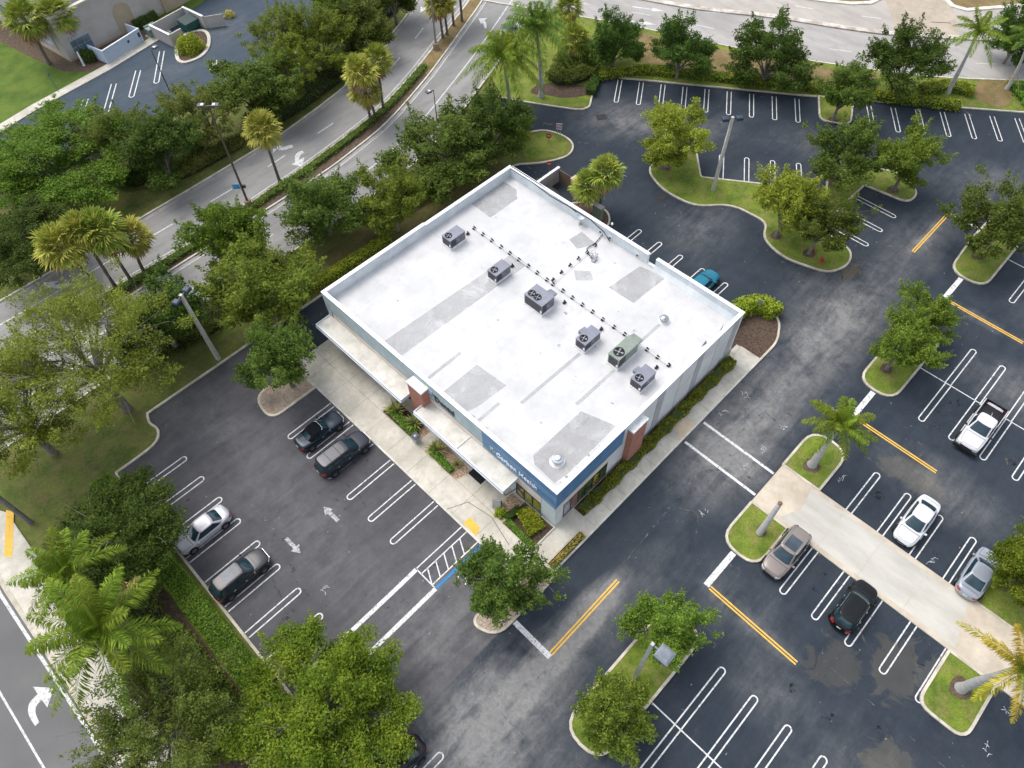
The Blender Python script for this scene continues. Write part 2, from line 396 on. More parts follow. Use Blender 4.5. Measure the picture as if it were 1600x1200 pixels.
# concrete divider between the two
mb = MB(); mb.band(FAR1[4:], .9, 0, .16, off=.5); struct('road_divider', mb, mottled('stained_concrete', (.38, .34, .29), (.66, .61, .55), .6, (.2, .17, .14), 1.1, .6))
# gutters
mb = MB(); mb.band(RL, .55, .006, off=-.55); mb.band(ML, .5, .006, off=.3); mb.band(MR, .5, .006, off=-.3); mb.band(RR, .5, .006, off=.3)
struct('road_gutter', mb, mottled('gutter_concrete', (.27, .26, .24), (.36, .34, .32), .5, (.16, .155, .15), 1.2, .6))
mb = MB(); mb.band(RL, .18, 0, .14, off=-.18); mb.band(RR, .18, 0, .14, off=0); mb.band(NEAR, .18, 0, .14, off=0)
mb.band(ML[:] + MR[::-1], .18, 0, .15, closed=True, off=0)
struct('road_kerb', mb, KERB_W)
mb = MB(); mb.sheet(ML + MR[::-1], .10); struct('road_median', mb, MULCH_R)
mb = MB(); mb.sheet([p for p in ML if p[0] > 34] + [p for p in MR if p[0] > 34][::-1], .104); struct('road_median_dry', mb, GRASS_DRY)
# cross street, bottom left
mb = MB(); mb.sheet([(-32.6, 34), (-33.2, 12), (-33.4, -60), (-80, -60), (-80, 38), (-37, 38)], .004); struct('cross_street', mb, ROADNEW)

def arrow(mb, x, y, ang, length=3.6, w=.3, kind='s', z=.014, head=.85):
    """painted arrow; kind s straight, l / r turn"""
    c, s = math.cos(ang), math.sin(ang)
    def T(p): return (x + p[0] * c - p[1] * s, y + p[0] * s + p[1] * c)
    if kind == 's':
        h = length * .38
        mb.sheet([T(p) for p in ((-length / 2, -w / 2), (length / 2 - h, -w / 2), (length / 2 - h, -head / 2), (length / 2, 0), (length / 2 - h, head / 2), (length / 2 - h, w / 2), (-length / 2, w / 2))], z)
    else:
        k = 1 if kind == 'l' else -1; r = length * .55; n = 8
        pts = [(-length / 2, 0)] + [(-length / 2 + r * math.sin(t * math.pi / 2 / n) * 1.25, k * r * .62 * (1 - math.cos(t * math.pi / 2 / n))) for t in range(n + 1)]
        mb.band([T(p) for p in pts], w * 1.25, z)
        e = Vector(pts[-1]); d = (Vector(pts[-1]) - Vector(pts[-2])).normalized(); q = Vector((-d.y, d.x))
        mb.sheet([T(p) for p in (e + q * head * .75, e - q * head * .75, e + d * length * .36)], z + .002)
lin = MB(); Z1 = .012
def dashes(pts, on, gap, w, start=0):
    seg = []; acc = -start; cur = []
    P = [Vector(p) for p in pts]
    for i in range(len(P) - 1):
        L = (P[i + 1] - P[i]).length; k = max(1, int(L / .25))
        for j in range(k):
            q = P[i].lerp(P[i + 1], j / k); 
            if (acc % (on + gap)) < on and acc > 0: cur.append(tuple(q))
            else:
                if len(cur) > 1: lin.band(cur, w, Z1)
                cur = []
            acc += L / k
    if len(cur) > 1: lin.band(cur, w, Z1)
LL = smoothline([(-9.5, 53.3), (.7, 53.4), (8.8, 53.7), (15.7, 54.4), (22.5, 55.2), (29.9, 57.7), (36.1, 60.2), (41.8, 62.8), (50, 66.5)])
dashes(LL[2:], 3.05, 4.6, .16, 1.0)
lin.band(smoothline([(-30, 53.0), (-17.5, 53.1), (-9, 53.3)]), .16, Z1)
lin.band([p for p in LRL if p[0] > 12.0], .15, Z1)
dashes([p for p in LRL if -30 < p[0] < 12], 3.0, 1.2, .15)
lin.band([p for p in offsetline(ML, .62) if p[0] > -16], .10, Z1); lin.band([p for p in offsetline(MR, -.62) if p[0] > -16], .10, Z1)
lin.band(smoothline([(-60, 45.6), (-23, 46.0), (-16.5, 46.6)]), .15, Z1)
lin.band(smoothline([(-60, 50.0), (-23, 49.8), (-16.5, 49.7)]), .15, Z1)
def outline(zx, x0, y0, pts): lin.sheet(GL([(x0 + a / zx, y0 + b / zx) for a, b in pts]), .016)
def turn(zx, x0, y0, outer, inner, head):
    o, n_ = GL([(x0 + a / zx, y0 + b / zx) for a, b in outer]), GL([(x0 + a / zx, y0 + b / zx) for a, b in inner]); o = smoothline(o, 4); n_ = smoothline(n_, 4); k = len(o)
    lin.add([(*q, .016) for q in o] + [(*q, .016) for q in n_], [(i, i + 1, k + i + 1, k + i) for i in range(k - 1)])
    lin.sheet(GL([(x0 + a / zx, y0 + b / zx) for a, b in head]), .018)
turn(4, 0, 900, [(220, 938), (178, 860), (188, 790), (252, 725)], [(246, 914), (222, 850), (236, 800), (280, 765)], [(205, 692), (338, 700), (296, 822)])
turn(4, 0, 300, [(430, 556), (400, 575), (360, 580), (330, 578)], [(438, 576), (402, 598), (355, 604), (315, 598)], [(270, 622), (283, 566), (374, 555)])
turn(4, 400, 0, [(227, 905), (200, 910), (175, 918), (150, 918)], [(232, 921), (205, 930), (178, 938), (140, 940)], [(103, 958), (110, 915), (168, 908)])
turn(4, 400, 0, [(292, 942), (262, 952), (243, 980), (245, 1015)], [(301, 956), (280, 966), (270, 990), (275, 1010)], [(220, 1028), (303, 984), (288, 1041)])
turn(8, 700, 0, [(455, 354), (447, 315), (430, 292), (420, 285)], [(482, 354), (482, 300), (465, 270), (445, 255)], [(384, 234), (492, 224), (412, 300)])
turn(4, 400, 0, [(1090, 40), (1075, 45), (1060, 55), (1050, 60)], [(1085, 25), (1070, 30), (1058, 40), (1045, 45)], [(1025, 80), (1030, 40), (1060, 60)])
for px, py, dx, dy, ln in ((112, 467, -1, 0, 4.2), (702, 18, -1, -.3, 3.4), (803, 42, 1, .4, 3.4), (168, 515, 1, .03, 4.8), (204, 543, 1, .03, 4.8)):
    x, y = G(px, py); arrow(lin, x, y, math.atan2(dy, dx), ln, .4, 's', z=.016, head=1.15)
for px, py, kd in ((1013, 14, 's'), (1000, 35, 's')):
    x, y = G(px, py); arrow(lin, x, y, math.radians(-62), 4.5, .25, kd, z=.016, head=.9)
lin.band(smoothline([(71, 37), (73.8, 33)] ), .12, .016)
dashes(offsetline(FAR1, 4.2), 3, 6, .14, 0); dashes(offsetline(NEAR, 3.6), 3, 6, .12, 12)
lin.band([(-33.0, 34), (-33.5, 26.7), (-33.3, 12.7), (-33.5, -20)], .24, Z1); lin.band([(-36.6, 24), (-36.55, 19.7), (-36.5, 12.8), (-36.6, -20)], .15, Z1)
lin.band([(-37.5, 28.8), (-33.2, 28.6)], .5, .0125)
struct('road_markings', lin, ROAD_PAINT)

# lot --------------------------------------------------------------------
mb = MB(); mb.sheet([(-5.0, 33.2), (35, 33.2), (34, 44.5), (40, 46), (43.9, 34.2), (49.3, 37.8), (67.3, 10.7), (79, -5.2), (100, -30), (100, -80), (-33, -80), (-33, -2.6), (-5.0, -2.6)], -.004)
struct('parking_lot', mb, LOT)
mb = MB(); mb.sheet([(-5.0, 33.4), (-17.3, 33.4), (-17.7, 30.2), (-22.15, 30.0), (-22.15, -2.7), (-5.0, -2.7)], .002)
struct('front_parking_lot', mb, LOTF)

# lawns and beds with kerbs ------------------------------------------------
kerb = MB()
def bed(name, poly, mat, kerbed=True, z=.10, kw=.2, closed=True):
    mb = MB(); mb.prism(poly, -.05, z); struct(name, mb, mat)
    if kerbed: kerb.band(poly, kw, -.02, z + .035, closed=closed, off=0)
# verge between the road and the lot / building
kl = [(-22.15, -36), (-22.15, 29.9)] + fillet([(-17.65, 30.3), (-17.35, 33.3)], 0) + [(-17.3, 33.35), (29.9, 33.2)] + chaikin([(30, 33.1), (32, 31.2), (34.7, 29.9), (36.9, 30.3), (37.3, 32.6), (36.4, 35.2), (33.9, 37.4)], 2, False)
kl = [(-22.15, -36), (-22.15, 29.7)] + smoothline([(-22.1, 29.85), (-18.6, 30.0), (-17.5, 31.0), (-17.6, 32.3), (-17.25, 33.3)], 4) + [(-5, 33.4), (29.4, 33.2)] + smoothline([(30, 32.9), (32, 31.2), (34.7, 30.0), (36.6, 30.7), (37.2, 32.6), (36.4, 35.1), (34.1, 37.2), (33.2, 43.5)], 5)
rr = [p for p in RR if -29 < p[0] < 31]
verge = kl + rr[::-1] + [(-29.6, 36.5), (-29.9, 10), (-29.4, -36)]
mb = MB(); mb.sheet(verge, .07); struct('verge', mb, GRASS_SHADE)
kerb.band(kl, .2, -.02, .13)
mb = MB(); mb.sheet([(2, 33.6), (29, 33.5), (28, 37.2), (14, 38.2), (2, 37.6)], .076); struct('planting_strip', mb, mottled('leafy_strip', (.075, .085, .022), (.14, .12, .045), .5, (.12, .085, .05), 1.2, .8, .95, bmp=.5, bs=14, grain=.4))
mb = MB(); mb.sheet([(-24.5, -30), (-24.5, 18), (-28.6, 18), (-28.2, -30)], .076); struct('mulch_strip', mb, MULCH_R)
mb = MB(); mb.sheet([(31, 32.6), (34.5, 30.4), (36.5, 31.2), (36.8, 32.6), (35.6, 35), (33, 36.8)], .078); struct('exit_lawn', mb, GRASS)
# sidewalk of the cross street
mb = MB(); mb.sheet([(-30.2, 33), (-30.0, 10), (-29.6, -8), (-29.4, -40), (-33.1, -40), (-33.1, 12), (-33.0, 26.7), (-33.6, 33), (-36.5, 37.5), (-33, 38)], .035); struct('street_sidewalk', mb, CONCRETE)
mb = MB(); mb.band([(-33.2, 34), (-33.35, 26.7), (-33.15, 12.7), (-33.3, -30)], .32, 0, .06, off=.32); struct('street_kerb', mb, CONCRETE_D)
pad = GL([(10, 797), (22, 800), (20, 870), (7, 870)]); mb = MB(); mb.sheet(pad, .041); struct('tactile_paving', mb, YELLOW_PAINT)
# lawn at the corner between exit drive and side road
top = [(37.2, 44.2), (37.9, 42.6), (40, 38.7), (42.0, 35.2)] + smoothline([(42.6, 34.5), (43.6, 34.3), (44.6, 34.9)], 3) + [(49.25, 37.75), (64.3, 15.2)]
bed('corner_verge', top + [(66.5, 12.2), (67.5, 10.75), (78.6, -4.7), (92, -20), (98, -15)] + [p for p in NEAR if p[1] > -14 and p[1] < 55][::-1] + [p for p in RR if 38.5 < p[0] < 54][::-1], GRASS, False, .09)
kerb.band(top, .2, -.02, .13); kerb.band([(66.8, 11.6), (67.5, 10.75), (78.6, -4.7), (92, -20)], .2, -.02, .13)
mb = MB(); mb.sheet(GL([(985, 48), (1157, 84), (1260, 103), (1370, 117), (1370, 148), (1260, 133), (1150, 118), (985, 96)]), .094); struct('dry_verge', mb, GRASS_DRY)
mb = MB(); mb.sheet(chaikin(GL([(1530, 125), (1570, 125), (1585, 150), (1570, 172), (1530, 160), (1518, 145)])), .094); struct('bare_soil', mb, GRASS_DRY)
mb = MB(); mb.sheet(chaikin(GL([(822, 148), (845, 128), (925, 135), (923, 150), (880, 155), (860, 150)])), .094); struct('corner_mulch', mb, MULCH)
# islands
bed('island_lawn', fillet([(45.9, 19.9), (42.3, 16.6), (49.9, 5.2), (53.0, 7.0), (56.6, 4.0), (58.2, .9), (56.4, -2.2), (54.2, -2.1), (53.6, 2.75), (44.2, 2.75), (43.6, -1.4), (41.7, -2.2), (39.2, -1.4), (37.9, 3.2), (38.9, 6.2), (41.2, 7.2), (41.0, 11.5), (38.0, 14.2), (37.6, 18.2), (39.2, 21.9), (42.6, 22.2)],
    [.4, .4, .4, 1.2, 1.2, 1.2, 1.2, 1.0, .2, .3, 1.4, 1.4, 1.8, 1.6, 1.2, 1.0, 1.6, 1.4, 1.8, 1.8, 1.8]), GRASS)
for nm, poly, r in (('island_lawn', [(66.4, 11.4), (62.1, 9.3), (60.4, 12.4), (64.6, 15.1)], [.1, 1.2, 1.2, .1]),
                    ('island_lawn', [(53.8, -9.4), (47.9, -9.8), (47.9, -13.3), (58, -13.3), (59, -9.6)], [1, 1.6, 1.6, 1, 1]),
                    ('island_lawn', [(40, -10.0), (29.5, -10.0), (29.5, -13.35), (40, -13.35)], [1.6] * 4),
                    ('island_lawn', [(12.74, -10.0), (8.3, -10.0), (8.3, -13.35), (12.74, -13.35)], [.1, 2.0, 1.4, .1]),
                    ('island_lawn', [(22.2, -9.95), (17.4, -9.95), (17.4, -13.35), (22.2, -13.35)], [2.0, .1, .1, 1.6]),
                    ('island_lawn', [(12.74, -26.7), (7.9, -26.7), (7.9, -30.1), (12.74, -30.1)], [.1, 1.0, 1.0, .1]),
                    ('island_lawn', [(1.4, -10.2), (-10.3, -10.2), (-10.3, -13.55), (1.4, -13.55)], [1.7] * 4),
                    ('island_lawn', [(22.2, -26.4), (17.4, -26.4), (17.4, -30.2), (22.2, -30.2)], [1.2, .1, .1, 1.2])):
    bed(nm, fillet(poly, r), GRASS)
bed('tree_bed', fillet([(-10.0, 24.75), (-5.1, 24.75), (-5.1, 27.9), (-9.6, 27.9)], [1.3, .05, .05, 1.4]), GRAVEL)
bed('corner_bed', fillet([(-10.0, -.6), (-5.1, -.6), (-2.8, -1.6), (-2.8, -2.8), (-9.2, -2.8)], [1.3, .2, .1, .1, 1.2]), GRAVEL)
bed('rear_bed', fillet([(24.1, 2.6), (30.3, 2.8), (31.5, 1.2), (30.6, -1.2), (28.2, -2.45), (25.3, -2.45), (25.3, -.35), (24.1, -.35)], [.1, 1.2, 1.2, 1.0, 1.0, .05, .05, .05]), MULCH)
bed('rear_bed', fillet([(24.1, 19.3), (29.5, 19.0), (31.0, 20.6), (30.2, 23.4), (28.6, 24.6), (24.1, 24.6)], [.1, 1.1, 1.1, 1.1, .3, .1]), MULCH)
for px, py, r in ((1268, 728, .75), (1190, 830, .45), (1500, 1076, .8)):
    x, y = G(px, py); mb = MB(); mb.sheet([(x + r * (1 + .15 * math.sin(3 * a)) * math.cos(a), y + r * (1 + .12 * math.cos(2 * a)) * math.sin(a)) for a in [2 * math.pi * k / 18 for k in range(18)]], .106); struct('mulch_ring', mb, MULCH_R)
tag(kerb.build('lot_kerb', CONCRETE_D), kind='structure')

# pavements
mb = MB()
mb.prism([(-5.05, -.6), (-5.05, 28.3), (.3, 28.3), (.3, .1), (25.3, .1), (25.3, -2.45), (-2.75, -2.45), (-2.75, -1.3), (-5.05, -.6)][::-1], -.05, .12)
struct('pavement', mb, CONCRETE)
mb = MB()
jn = MB()
for y in np.arange(1.2, 28, 2.74): jn.band([(-5.0, y), (-.2, y)], .025, .1235)
jn.band([(-2.6, 3), (-2.6, 28.2)], .025, .1235)
for x in np.arange(-1.5, 25, 1.9): jn.band([(x, -2.4), (x, -1.25)], .02, .1235)
jn.band([(-5, 7.3), (-3.3, 6.5), (-2.9, 4.2), (-3.6, 1.5)], .06, .1235)
struct('pavement_joints', jn, plain('joint_grime', (.17, .155, .13), .9))
mb = MB(); mb.band([(-5.05, -.6), (-5.05, 28.2)], .16, -.02, .127, off=.0); mb.band([(-2.75, -2.45), (25.3, -2.45)], .16, -.02, .127); struct('pavement_kerb', mb, KERB_W)
mb = MB(); mb.sheet(GL([(724, 818), (735, 809), (750, 825), (746, 837), (741, 836)]), .126); struct('tactile_paving', mb, YELLOW_PAINT)
mb = MB(); mb.sheet([(13.4, -2.35), (15.6, -2.35), (15.6, -1.5), (14.2, -1.2)], .1265); struct('ramp_paving', mb, TANWALK)
mb = MB(); mb.sheet([(-2.6, -1.72), (1.1, -1.72), (1.1, -2.36), (-2.6, -2.36)], .1268); struct('kerb_strip_bed', mb, MULCH)
mb = MB(); mb.sheet([(2.3, -.02), (23.6, -.02), (23.6, -1.1), (2.3, -1.1)], .1262); struct('wall_bed', mb, MULCH)
mb = MB(); mb.band([(-2.65, -1.66), (1.15, -1.66), (1.15, -2.36)], .12, .12, .2); struct('bed_edging', mb, CONCRETE_D)
mb = MB(); mb.prism([(12.75, -9.95), (12.75, -60), (17.4, -60), (17.4, -9.95)], -.05, .10); struct('walkway', mb, CROSSWALK)
mb = MB(); mb.sheet([(12.78, -9.98), (12.78, -12.2), (15, -13.2), (17.37, -12.8), (17.37, -9.98)], .1085); mb.sheet([(12.78, -27), (17.37, -26), (17.37, -31), (12.78, -31)], .1085); mb.band([(12.97, -12), (12.97, -60)], .4, .1045); mb.band([(17.18, -12), (17.18, -60)], .4, .1045)
struct('walkway_border', mb, mottled('buff_concrete', (.44, .38, .30), (.58, .51, .41), .4, (.36, .29, .2), 1.2, .4))
jn = MB()
for y in (-15.8, -19.2, -22.9, -26.4): jn.band([(12.9, y), (17.3, y)], .05, .112)
struct('walkway_joints', jn, plain('pale_joint', (.44, .42, .37), .9))
# painted stalls ---------------------------------------------------------
pk = MB(); ZP = .010
def loop(x, y, L, dirx, diry=0, gap=.5, w=.1):
    """hairpin stall line: round end at (x, y), legs running L along (dirx, diry)"""
    d = Vector((dirx, diry)).normalized(); n = Vector((-d.y, d.x)); p = Vector((x, y)); g = gap / 2
    pts = [p + d * L + n * g] + [p + d * (g - g * math.sin(t)) + n * g * math.cos(t) for t in [math.pi * k / 8 for k in range(9)]] + [p + d * L - n * g]
    pk.band([tuple(q) for q in pts], w, ZP)
for k in range(6): loop(-9.95, 22.15 - 2.76 * k, 4.75, 1)
for k in range(8): loop(-17.2, 26.9 - 2.735 * k, 4.8, -1)
for k in range(2): loop(-17.2, -5.6 - 2.74 * k, 4.8, -1)
for k in range(5): loop(8.0, -15.85 - 2.72 * k, 4.75, 1)
for k in range(5): loop(22.2, -16.05 - 2.72 * k, 4.75, -1)
for k in range(8): loop(29.4, -16.1 - 2.73 * k, 5.25, 1); loop(40.0, -16.05 - 2.73 * k, 5.35, -1)
for k in range(8): loop(.5, -15.9 - 2.7 * k, 5.35, -1); loop(-10.2, -15.9 - 2.7 * k, 5.35, 1)
pk.band([(34.67, -13.4), (34.67, -36)], .1, ZP + .003); pk.band([(-4.85, -13.6), (-4.85, -36)], .1, ZP + .003); pk.band([(53.4, -13.4), (53.4, -36)], .1, ZP + .003)
for k in range(6): loop(48.0, -16.0 - 2.73 * k, 5.35, 1)
for x in (51.3, 48.4, 45.5): loop(x, -2.2, 4.7, 0, 1)
dv = Vector((.85, -.53)).normalized(); nv = Vector((-.84, -.56)).normalized()
for q in ((47.2, 17.2), (48.7, 14.8), (50.3, 12.4), (51.9, 10.0)): loop(q[0], q[1], 4.7, -.84, -.56)
for k in range(9): loop(46.6 + 1.475 * k, 32.5 - 2.3 * k, 4.75, .84, .56)
for k in range(9): loop(63.2 + 1.62 * k, 6.9 - 2.33 * k, 4.75, .82, .58)
for y in (16.2, 13.5, 10.8, 8.05, 5.25): loop(31.1, y, 5.2, -1)
# accessible aisle
for a, b in (((-5.1, 5.35), (-9.95, 5.35)), ((-5.1, 4.75), (-9.95, 4.75)), ((-5.1, 3.5), (-9.95, 3.5)), ((-9.95, 5.4), (-9.95, 3.2))): pk.band([a, b], .1, ZP)
for x in (-5.9, -6.75, -7.6, -8.45, -9.3): pk.band([(x, 4.75), (x - .75 + .1, 3.5)], .1, ZP + .003)
pk.band([(-9.95, 5.3), (-11.6, 5.25), (-20.5, 5.15)], .34, ZP); pk.band([(-9.95, 3.1), (-20.5, 2.95)], .34, ZP)
# wheelchair symbol
hx, hy = G(725, 903)
pk.band([(hx - .1 + .42 * math.cos(a), hy + .42 * math.sin(a)) for a in [math.radians(150 - 27 * k) for k in range(10)]], .10, ZP)
pk.band([(hx + .05, hy + .12), (hx + .62, hy + .28)], .12, ZP); pk.band([(hx + .05, hy + .1), (hx + .1, hy - .28), (hx - .3, hy - .45)], .1, ZP + .003)
pk.sheet([(hx + .78 + .14 * math.cos(a), hy + .34 + .14 * math.sin(a)) for a in [math.pi * k / 5 for k in range(10)]], ZP)
# arrows, stop bars, crossing
fa = MB(); arrow(fa, -11.75, 13.8, math.radians(92), 1.85, .32, 's', .013, .82); arrow(fa, -15.5, 13.75, math.radians(-88), 1.85, .32, 's', .013, .82); mr = random.Random(3)
for px, py in ((1166, 615), (1132, 646), (1192, 701), (1165, 733), (1103, 801), (1314, 749), (1226, 668), (1302, 640), (1455, 875), (1420, 822), (1577, 1110), (1545, 1175), (508, 923)):
    x, y = G(px, py)
    for k in range(4): a_ = mr.uniform(0, 3.1); u_, v_ = x + mr.uniform(-.35, .35), y + mr.uniform(-.3, .3); l_ = mr.uniform(.12, .32); fa.band([(u_ - l_ * math.cos(a_), v_ - l_ * math.sin(a_)), (u_ + .05, v_ + .04), (u_ + l_ * math.cos(a_ + .4), v_ + l_ * math.sin(a_ + .4))], .05, .0135 + .0006 * k)
struct('faded_markings', fa, FADED_PAINT)
pk.band([(-7.55, -2.95), (-7.55, -6.55)], .42, ZP); pk.band([(4.55, -11.45), (8.15, -11.45)], .48, ZP); pk.band([(55.75, -6.1), (55.75, -9.3)], .48, ZP); pk.band([(44.1, -11.15), (47.7, -11.15)], .48, ZP); pk.band([(25.7, -11.7), (29.3, -11.7)], .48, ZP)
pk.band([(16.25, -2.75), (16.2, -9.85)], .24, ZP); pk.band([(13.55, -2.75), (13.5, -9.85)], .24, ZP)
for px, py in ((1313, 749), (1290, 640), (1152, 612), (1162, 650)): pass
struct('parking_markings', pk, WHITE_PAINT)
pk = MB()
for off in (-.115, .115):
    pk.band([(-7.35, -6.42 + off), (.2, -6.42 + off)], .125, ZP); pk.band([(4.62 + off, -11.75), (4.4 + off, -19.4)], .125, ZP); pk.band([(25.75 + off, -12.0), (25.65 + off, -19.4)], .125, ZP)
    pk.band([(47.8, -5.98 + off), (55.5, -5.98 + off)], .125, ZP); pk.band([(44.05 + off, -11.4), (43.9 + off, -18.9)], .125, ZP)
struct('centre_markings', pk, YELLOW_PAINT)
pk = MB(); pk.band([(-5.1, 3.1), (-9.9, 3.1)], .2, ZP + .001); struct('blue_markings', pk, BLUE_PAINT)
# worn seams and patches
# arcs rubbed by turning tyres
ty = MB(); tr_ = random.Random(12)
for k in range(30):
    cx_, cy_, a0_ = ((5.5, -17, 0), (24.5, -18, 0), (24.5, -22, 3), (43, -18, 0), (12, -6, 0), (28, -6, 3), (40, -6, 1), (34, 12, 1), (-13.5, 16, 0), (-13.5, 8, 3))[k % 10]
    r0 = tr_.uniform(3.5, 6.5); a1_ = a0_ + tr_.uniform(-.8, .8); sp_ = tr_.uniform(.5, 1.3); ox_, oy_ = cx_ + tr_.uniform(-2, 2), cy_ + tr_.uniform(-4, 4)
    for dr in (0, 1.5): ty.band([(ox_ + (r0 + dr) * math.cos(a1_ + sp_ * j / 8), oy_ + (r0 + dr) * math.sin(a1_ + sp_ * j / 8)) for j in range(9)], .2, .0058 + k * .00002)
struct('tyre_marks', ty, worn('tyre_rub', (.085, .088, .092), .40, 1.0, .85, 1.1))
# oil drips where cars stand
oi = MB(); rr_ = random.Random(9)
for k in range(46):
    bx_, y0_, n_, dx_ = ((-7.6, 20.8, 7, 0), (-19.8, 25.6, 8, 0), (10.2, -17.2, 4, 0), (19.9, -17.4, 5, 0), (32, -17.5, 6, 0), (37.5, -17.5, 6, 0), (3.2, -17.2, 5, 0))[k % 7]
    cx_, cy_ = bx_ + rr_.uniform(-1.5, 1.5), y0_ - 2.74 * rr_.randrange(n_) + rr_.uniform(-.5, .5); r0 = rr_.uniform(.12, .5)
    oi.sheet([(cx_ + r0 * rr_.uniform(.6, 1.3) * math.cos(a), cy_ + r0 * rr_.uniform(.5, 1.1) * math.sin(a)) for a in [2 * math.pi * j / 9 for j in range(9)]], .0075 + k * .00002)
struct('oil_stains', oi, worn('oil_stain', (.012, .013, .016), .42, 1.0, .5, 2.5))
sm = MB(); sm.band([(1.0, -5.9), (4, -5.7), (13, -5.3)], .14, .006); sm.band([(20, -2.9), (40, -2.2)], .10, .006); sm.band([(17, -4.6), (36, -4.2)], .09, .006); sm.band([(5.9, -20), (5.4, -32)], .07, .006)
sm.band(smoothline([(-11.2, -3.0), (-12.6, -6.5), (-12.3, -10), (-11.2, -13), (-10.6, -17)]), .10, .006)
for pts in ([(1092, 205), (1220, 222)], [(900, 222), (1000, 232)], [(1208, 270), (1290, 276)]): sm.band(GL(pts), .12, .006)
struct('asphalt_seams', sm, worn('seam_wear', (.16, .155, .148), .44, 1.0, .85, 1.6))
# neighbour's car park, top left
up = MB(); up.sheet([(-14, 83.6), (-4, 85.1), (6.6, 86.4), (17, 88.6), (19.8, 91.5), (26, 92), (38, 100), (70, 112), (66, 86), (40, 76), (22, 71.5), (9, 72.2), (-4, 72), (-16, 72)], -.003); struct('neighbour_parking_lot', up, UPLOT)
mb = MB(); mb.prism([(-14, 81.9), (-4, 84.0), (6.6, 85.3), (17, 87.4), (17.2, 89.3), (16.6, 91.6), (15.2, 92.3), (14.9, 88.4), (6.6, 86.7), (-4, 85.4), (-14, 83.3)], -.05, .1); struct('neighbour_pavement', mb, CONCRETE)
mb = MB(); mb.sheet([(-40, 79), (-14, 83.3), (-4, 85.4), (6.6, 86.7), (15, 88.4), (30, 93), (30, 140), (-40, 140)], .03); struct('neighbour_lawn', mb, LAWN)
mb = MB(); mb.sheet([(-9, 115), (-1.5, 108), (.5, 97), (2.2, 89.5), (4.5, 86.9), (6.6, 86.8), (14.8, 88.5), (16, 94), (4, 93), (2, 108)], .036); struct('neighbour_bed', mb, MULCH_R)
pk = MB()
for a, b in (((127, 176), (134, 155)), ((165, 177), (178, 131)), ((205, 152), (216, 110)), ((244, 130), (253, 80))):
    p, q = G(*a), G(*b); d = Vector(q) - Vector(p); loop(p[0], p[1], d.length, d.x, d.y, .62, .13)
x, y = G(333, 102); arrow(pk, x, y, math.radians(35), 2.6, .3, 's', .012, .9)
struct('neighbour_markings', pk, WHITE_PAINT)
mb = MB(); kb = chaikin(GL([(276, 88), (280, 97), (292, 99), (318, 88), (328, 70), (326, 52), (312, 47), (277, 60)])); mb.prism(kb, -.03, .12); struct('neighbour_island', mb, MULCH); mb = MB(); mb.band(kb, .45, -.02, .16, closed=True); struct('neighbour_kerb', mb, CONCRETE)
# drive across the far road
mb = MB(); mb.sheet(GL([(1372, -30), (1405, 58), (1500, 58), (1478, -30)]), .012); struct('side_drive', mb, ROADDRIVE)
for nm, pp in (('far_island', [(1190, -40), (1260, -2), (1290, 2), (1330, 6), (1360, 5), (1374, -2), (1380, -40)]), ('far_island', [(1480, -40), (1478, 0), (1488, 10), (1510, 16), (1560, 12), (1700, 0), (1700, -60)])):
    q = GL(pp); mb = MB(); mb.prism(q, -.02, .1); struct(nm, mb, GRASS_DRY); mb = MB(); mb.band(q, .7, 0, .14, closed=True); struct('far_kerb', mb, KERB_W)

# ------------------------------------------------------------------ the commercial building
BX, BY, DECK, TOP = 23.85, 28.35, 4.85, 6.03
ROOFW = mottled('white_roof_membrane', (.49, .49, .49), (.57, .57, .57), .25, (.40, .40, .405), .7, .5, .6, bmp=.05, bs=3)
PATCH = worn('weathered_roof_membrane', (.425, .425, .42), .49, .95, .8, .55, .24)
PATCHL = worn('faded_roof_membrane', (.48, .482, .485), .47, .9, .8, .5, .22)
PARAPET = mottled('parapet_membrane', (.52, .56, .58), (.64, .67, .69), .5, (.38, .41, .42), 1.2, .35, .7)
COPING = plain('coping_white_metal', (.74, .76, .79), .4, .1, var=.08)
STUCCO = mottled('pale_stucco', (.56, .64, .66), (.68, .74, .75), .5, (.46, .52, .53), 1.1, .4, .9, bmp=.15)
STUCCO_S = mottled('side_stucco', (.62, .63, .63), (.74, .745, .74), .35, (.52, .52, .52), 1.0, .3, .9, bmp=.15)
GREYGREEN = mottled('grey_green_stucco', (.38, .47, .485), (.48, .57, .58), .6, (.31, .39, .40), 1.4, .4, .9, bmp=.15)
BEIGE = mottled('beige_stucco', (.66, .58, .51), (.76, .68, .61), .6, (.56, .50, .44), 1.5, .3, .9)
BLUEF = plain('blue_fascia_paint', (.085, .20, .36), .5, var=.15, scale=.8)
BLUEL = plain('pale_blue_trim', (.20, .36, .52), .5)
GREYS = plain('grey_pilaster_paint', (.42, .43, .44), .8, var=.12, scale=.8)
CANOPY = mottled('canopy_membrane', (.56, .54, .48), (.67, .65, .595), .6, (.36, .34, .30), 1.0, .55, .8)
CANOPYF = plain('canopy_white_fascia', (.62, .66, .72), .45, .1, var=.06)
m, nt, b = _base('brick'); _set(b, .9)
br = nt.nodes.new('ShaderNodeTexBrick'); br.inputs['Scale'].default_value = 5; br.inputs['Color1'].default_value = (.34, .12, .085, 1); br.inputs['Color2'].default_value = (.45, .20, .145, 1)
br.inputs['Mortar'].default_value = (.36, .28, .24, 1); br.inputs['Mortar Size'].default_value = .012; br.inputs['Row Height'].default_value = .38; br.inputs['Brick Width'].default_value = 1.1
sx = nt.nodes.new('ShaderNodeSeparateXYZ'); cx = nt.nodes.new('ShaderNodeCombineXYZ'); nt.links.new(coords(nt), sx.inputs[0])
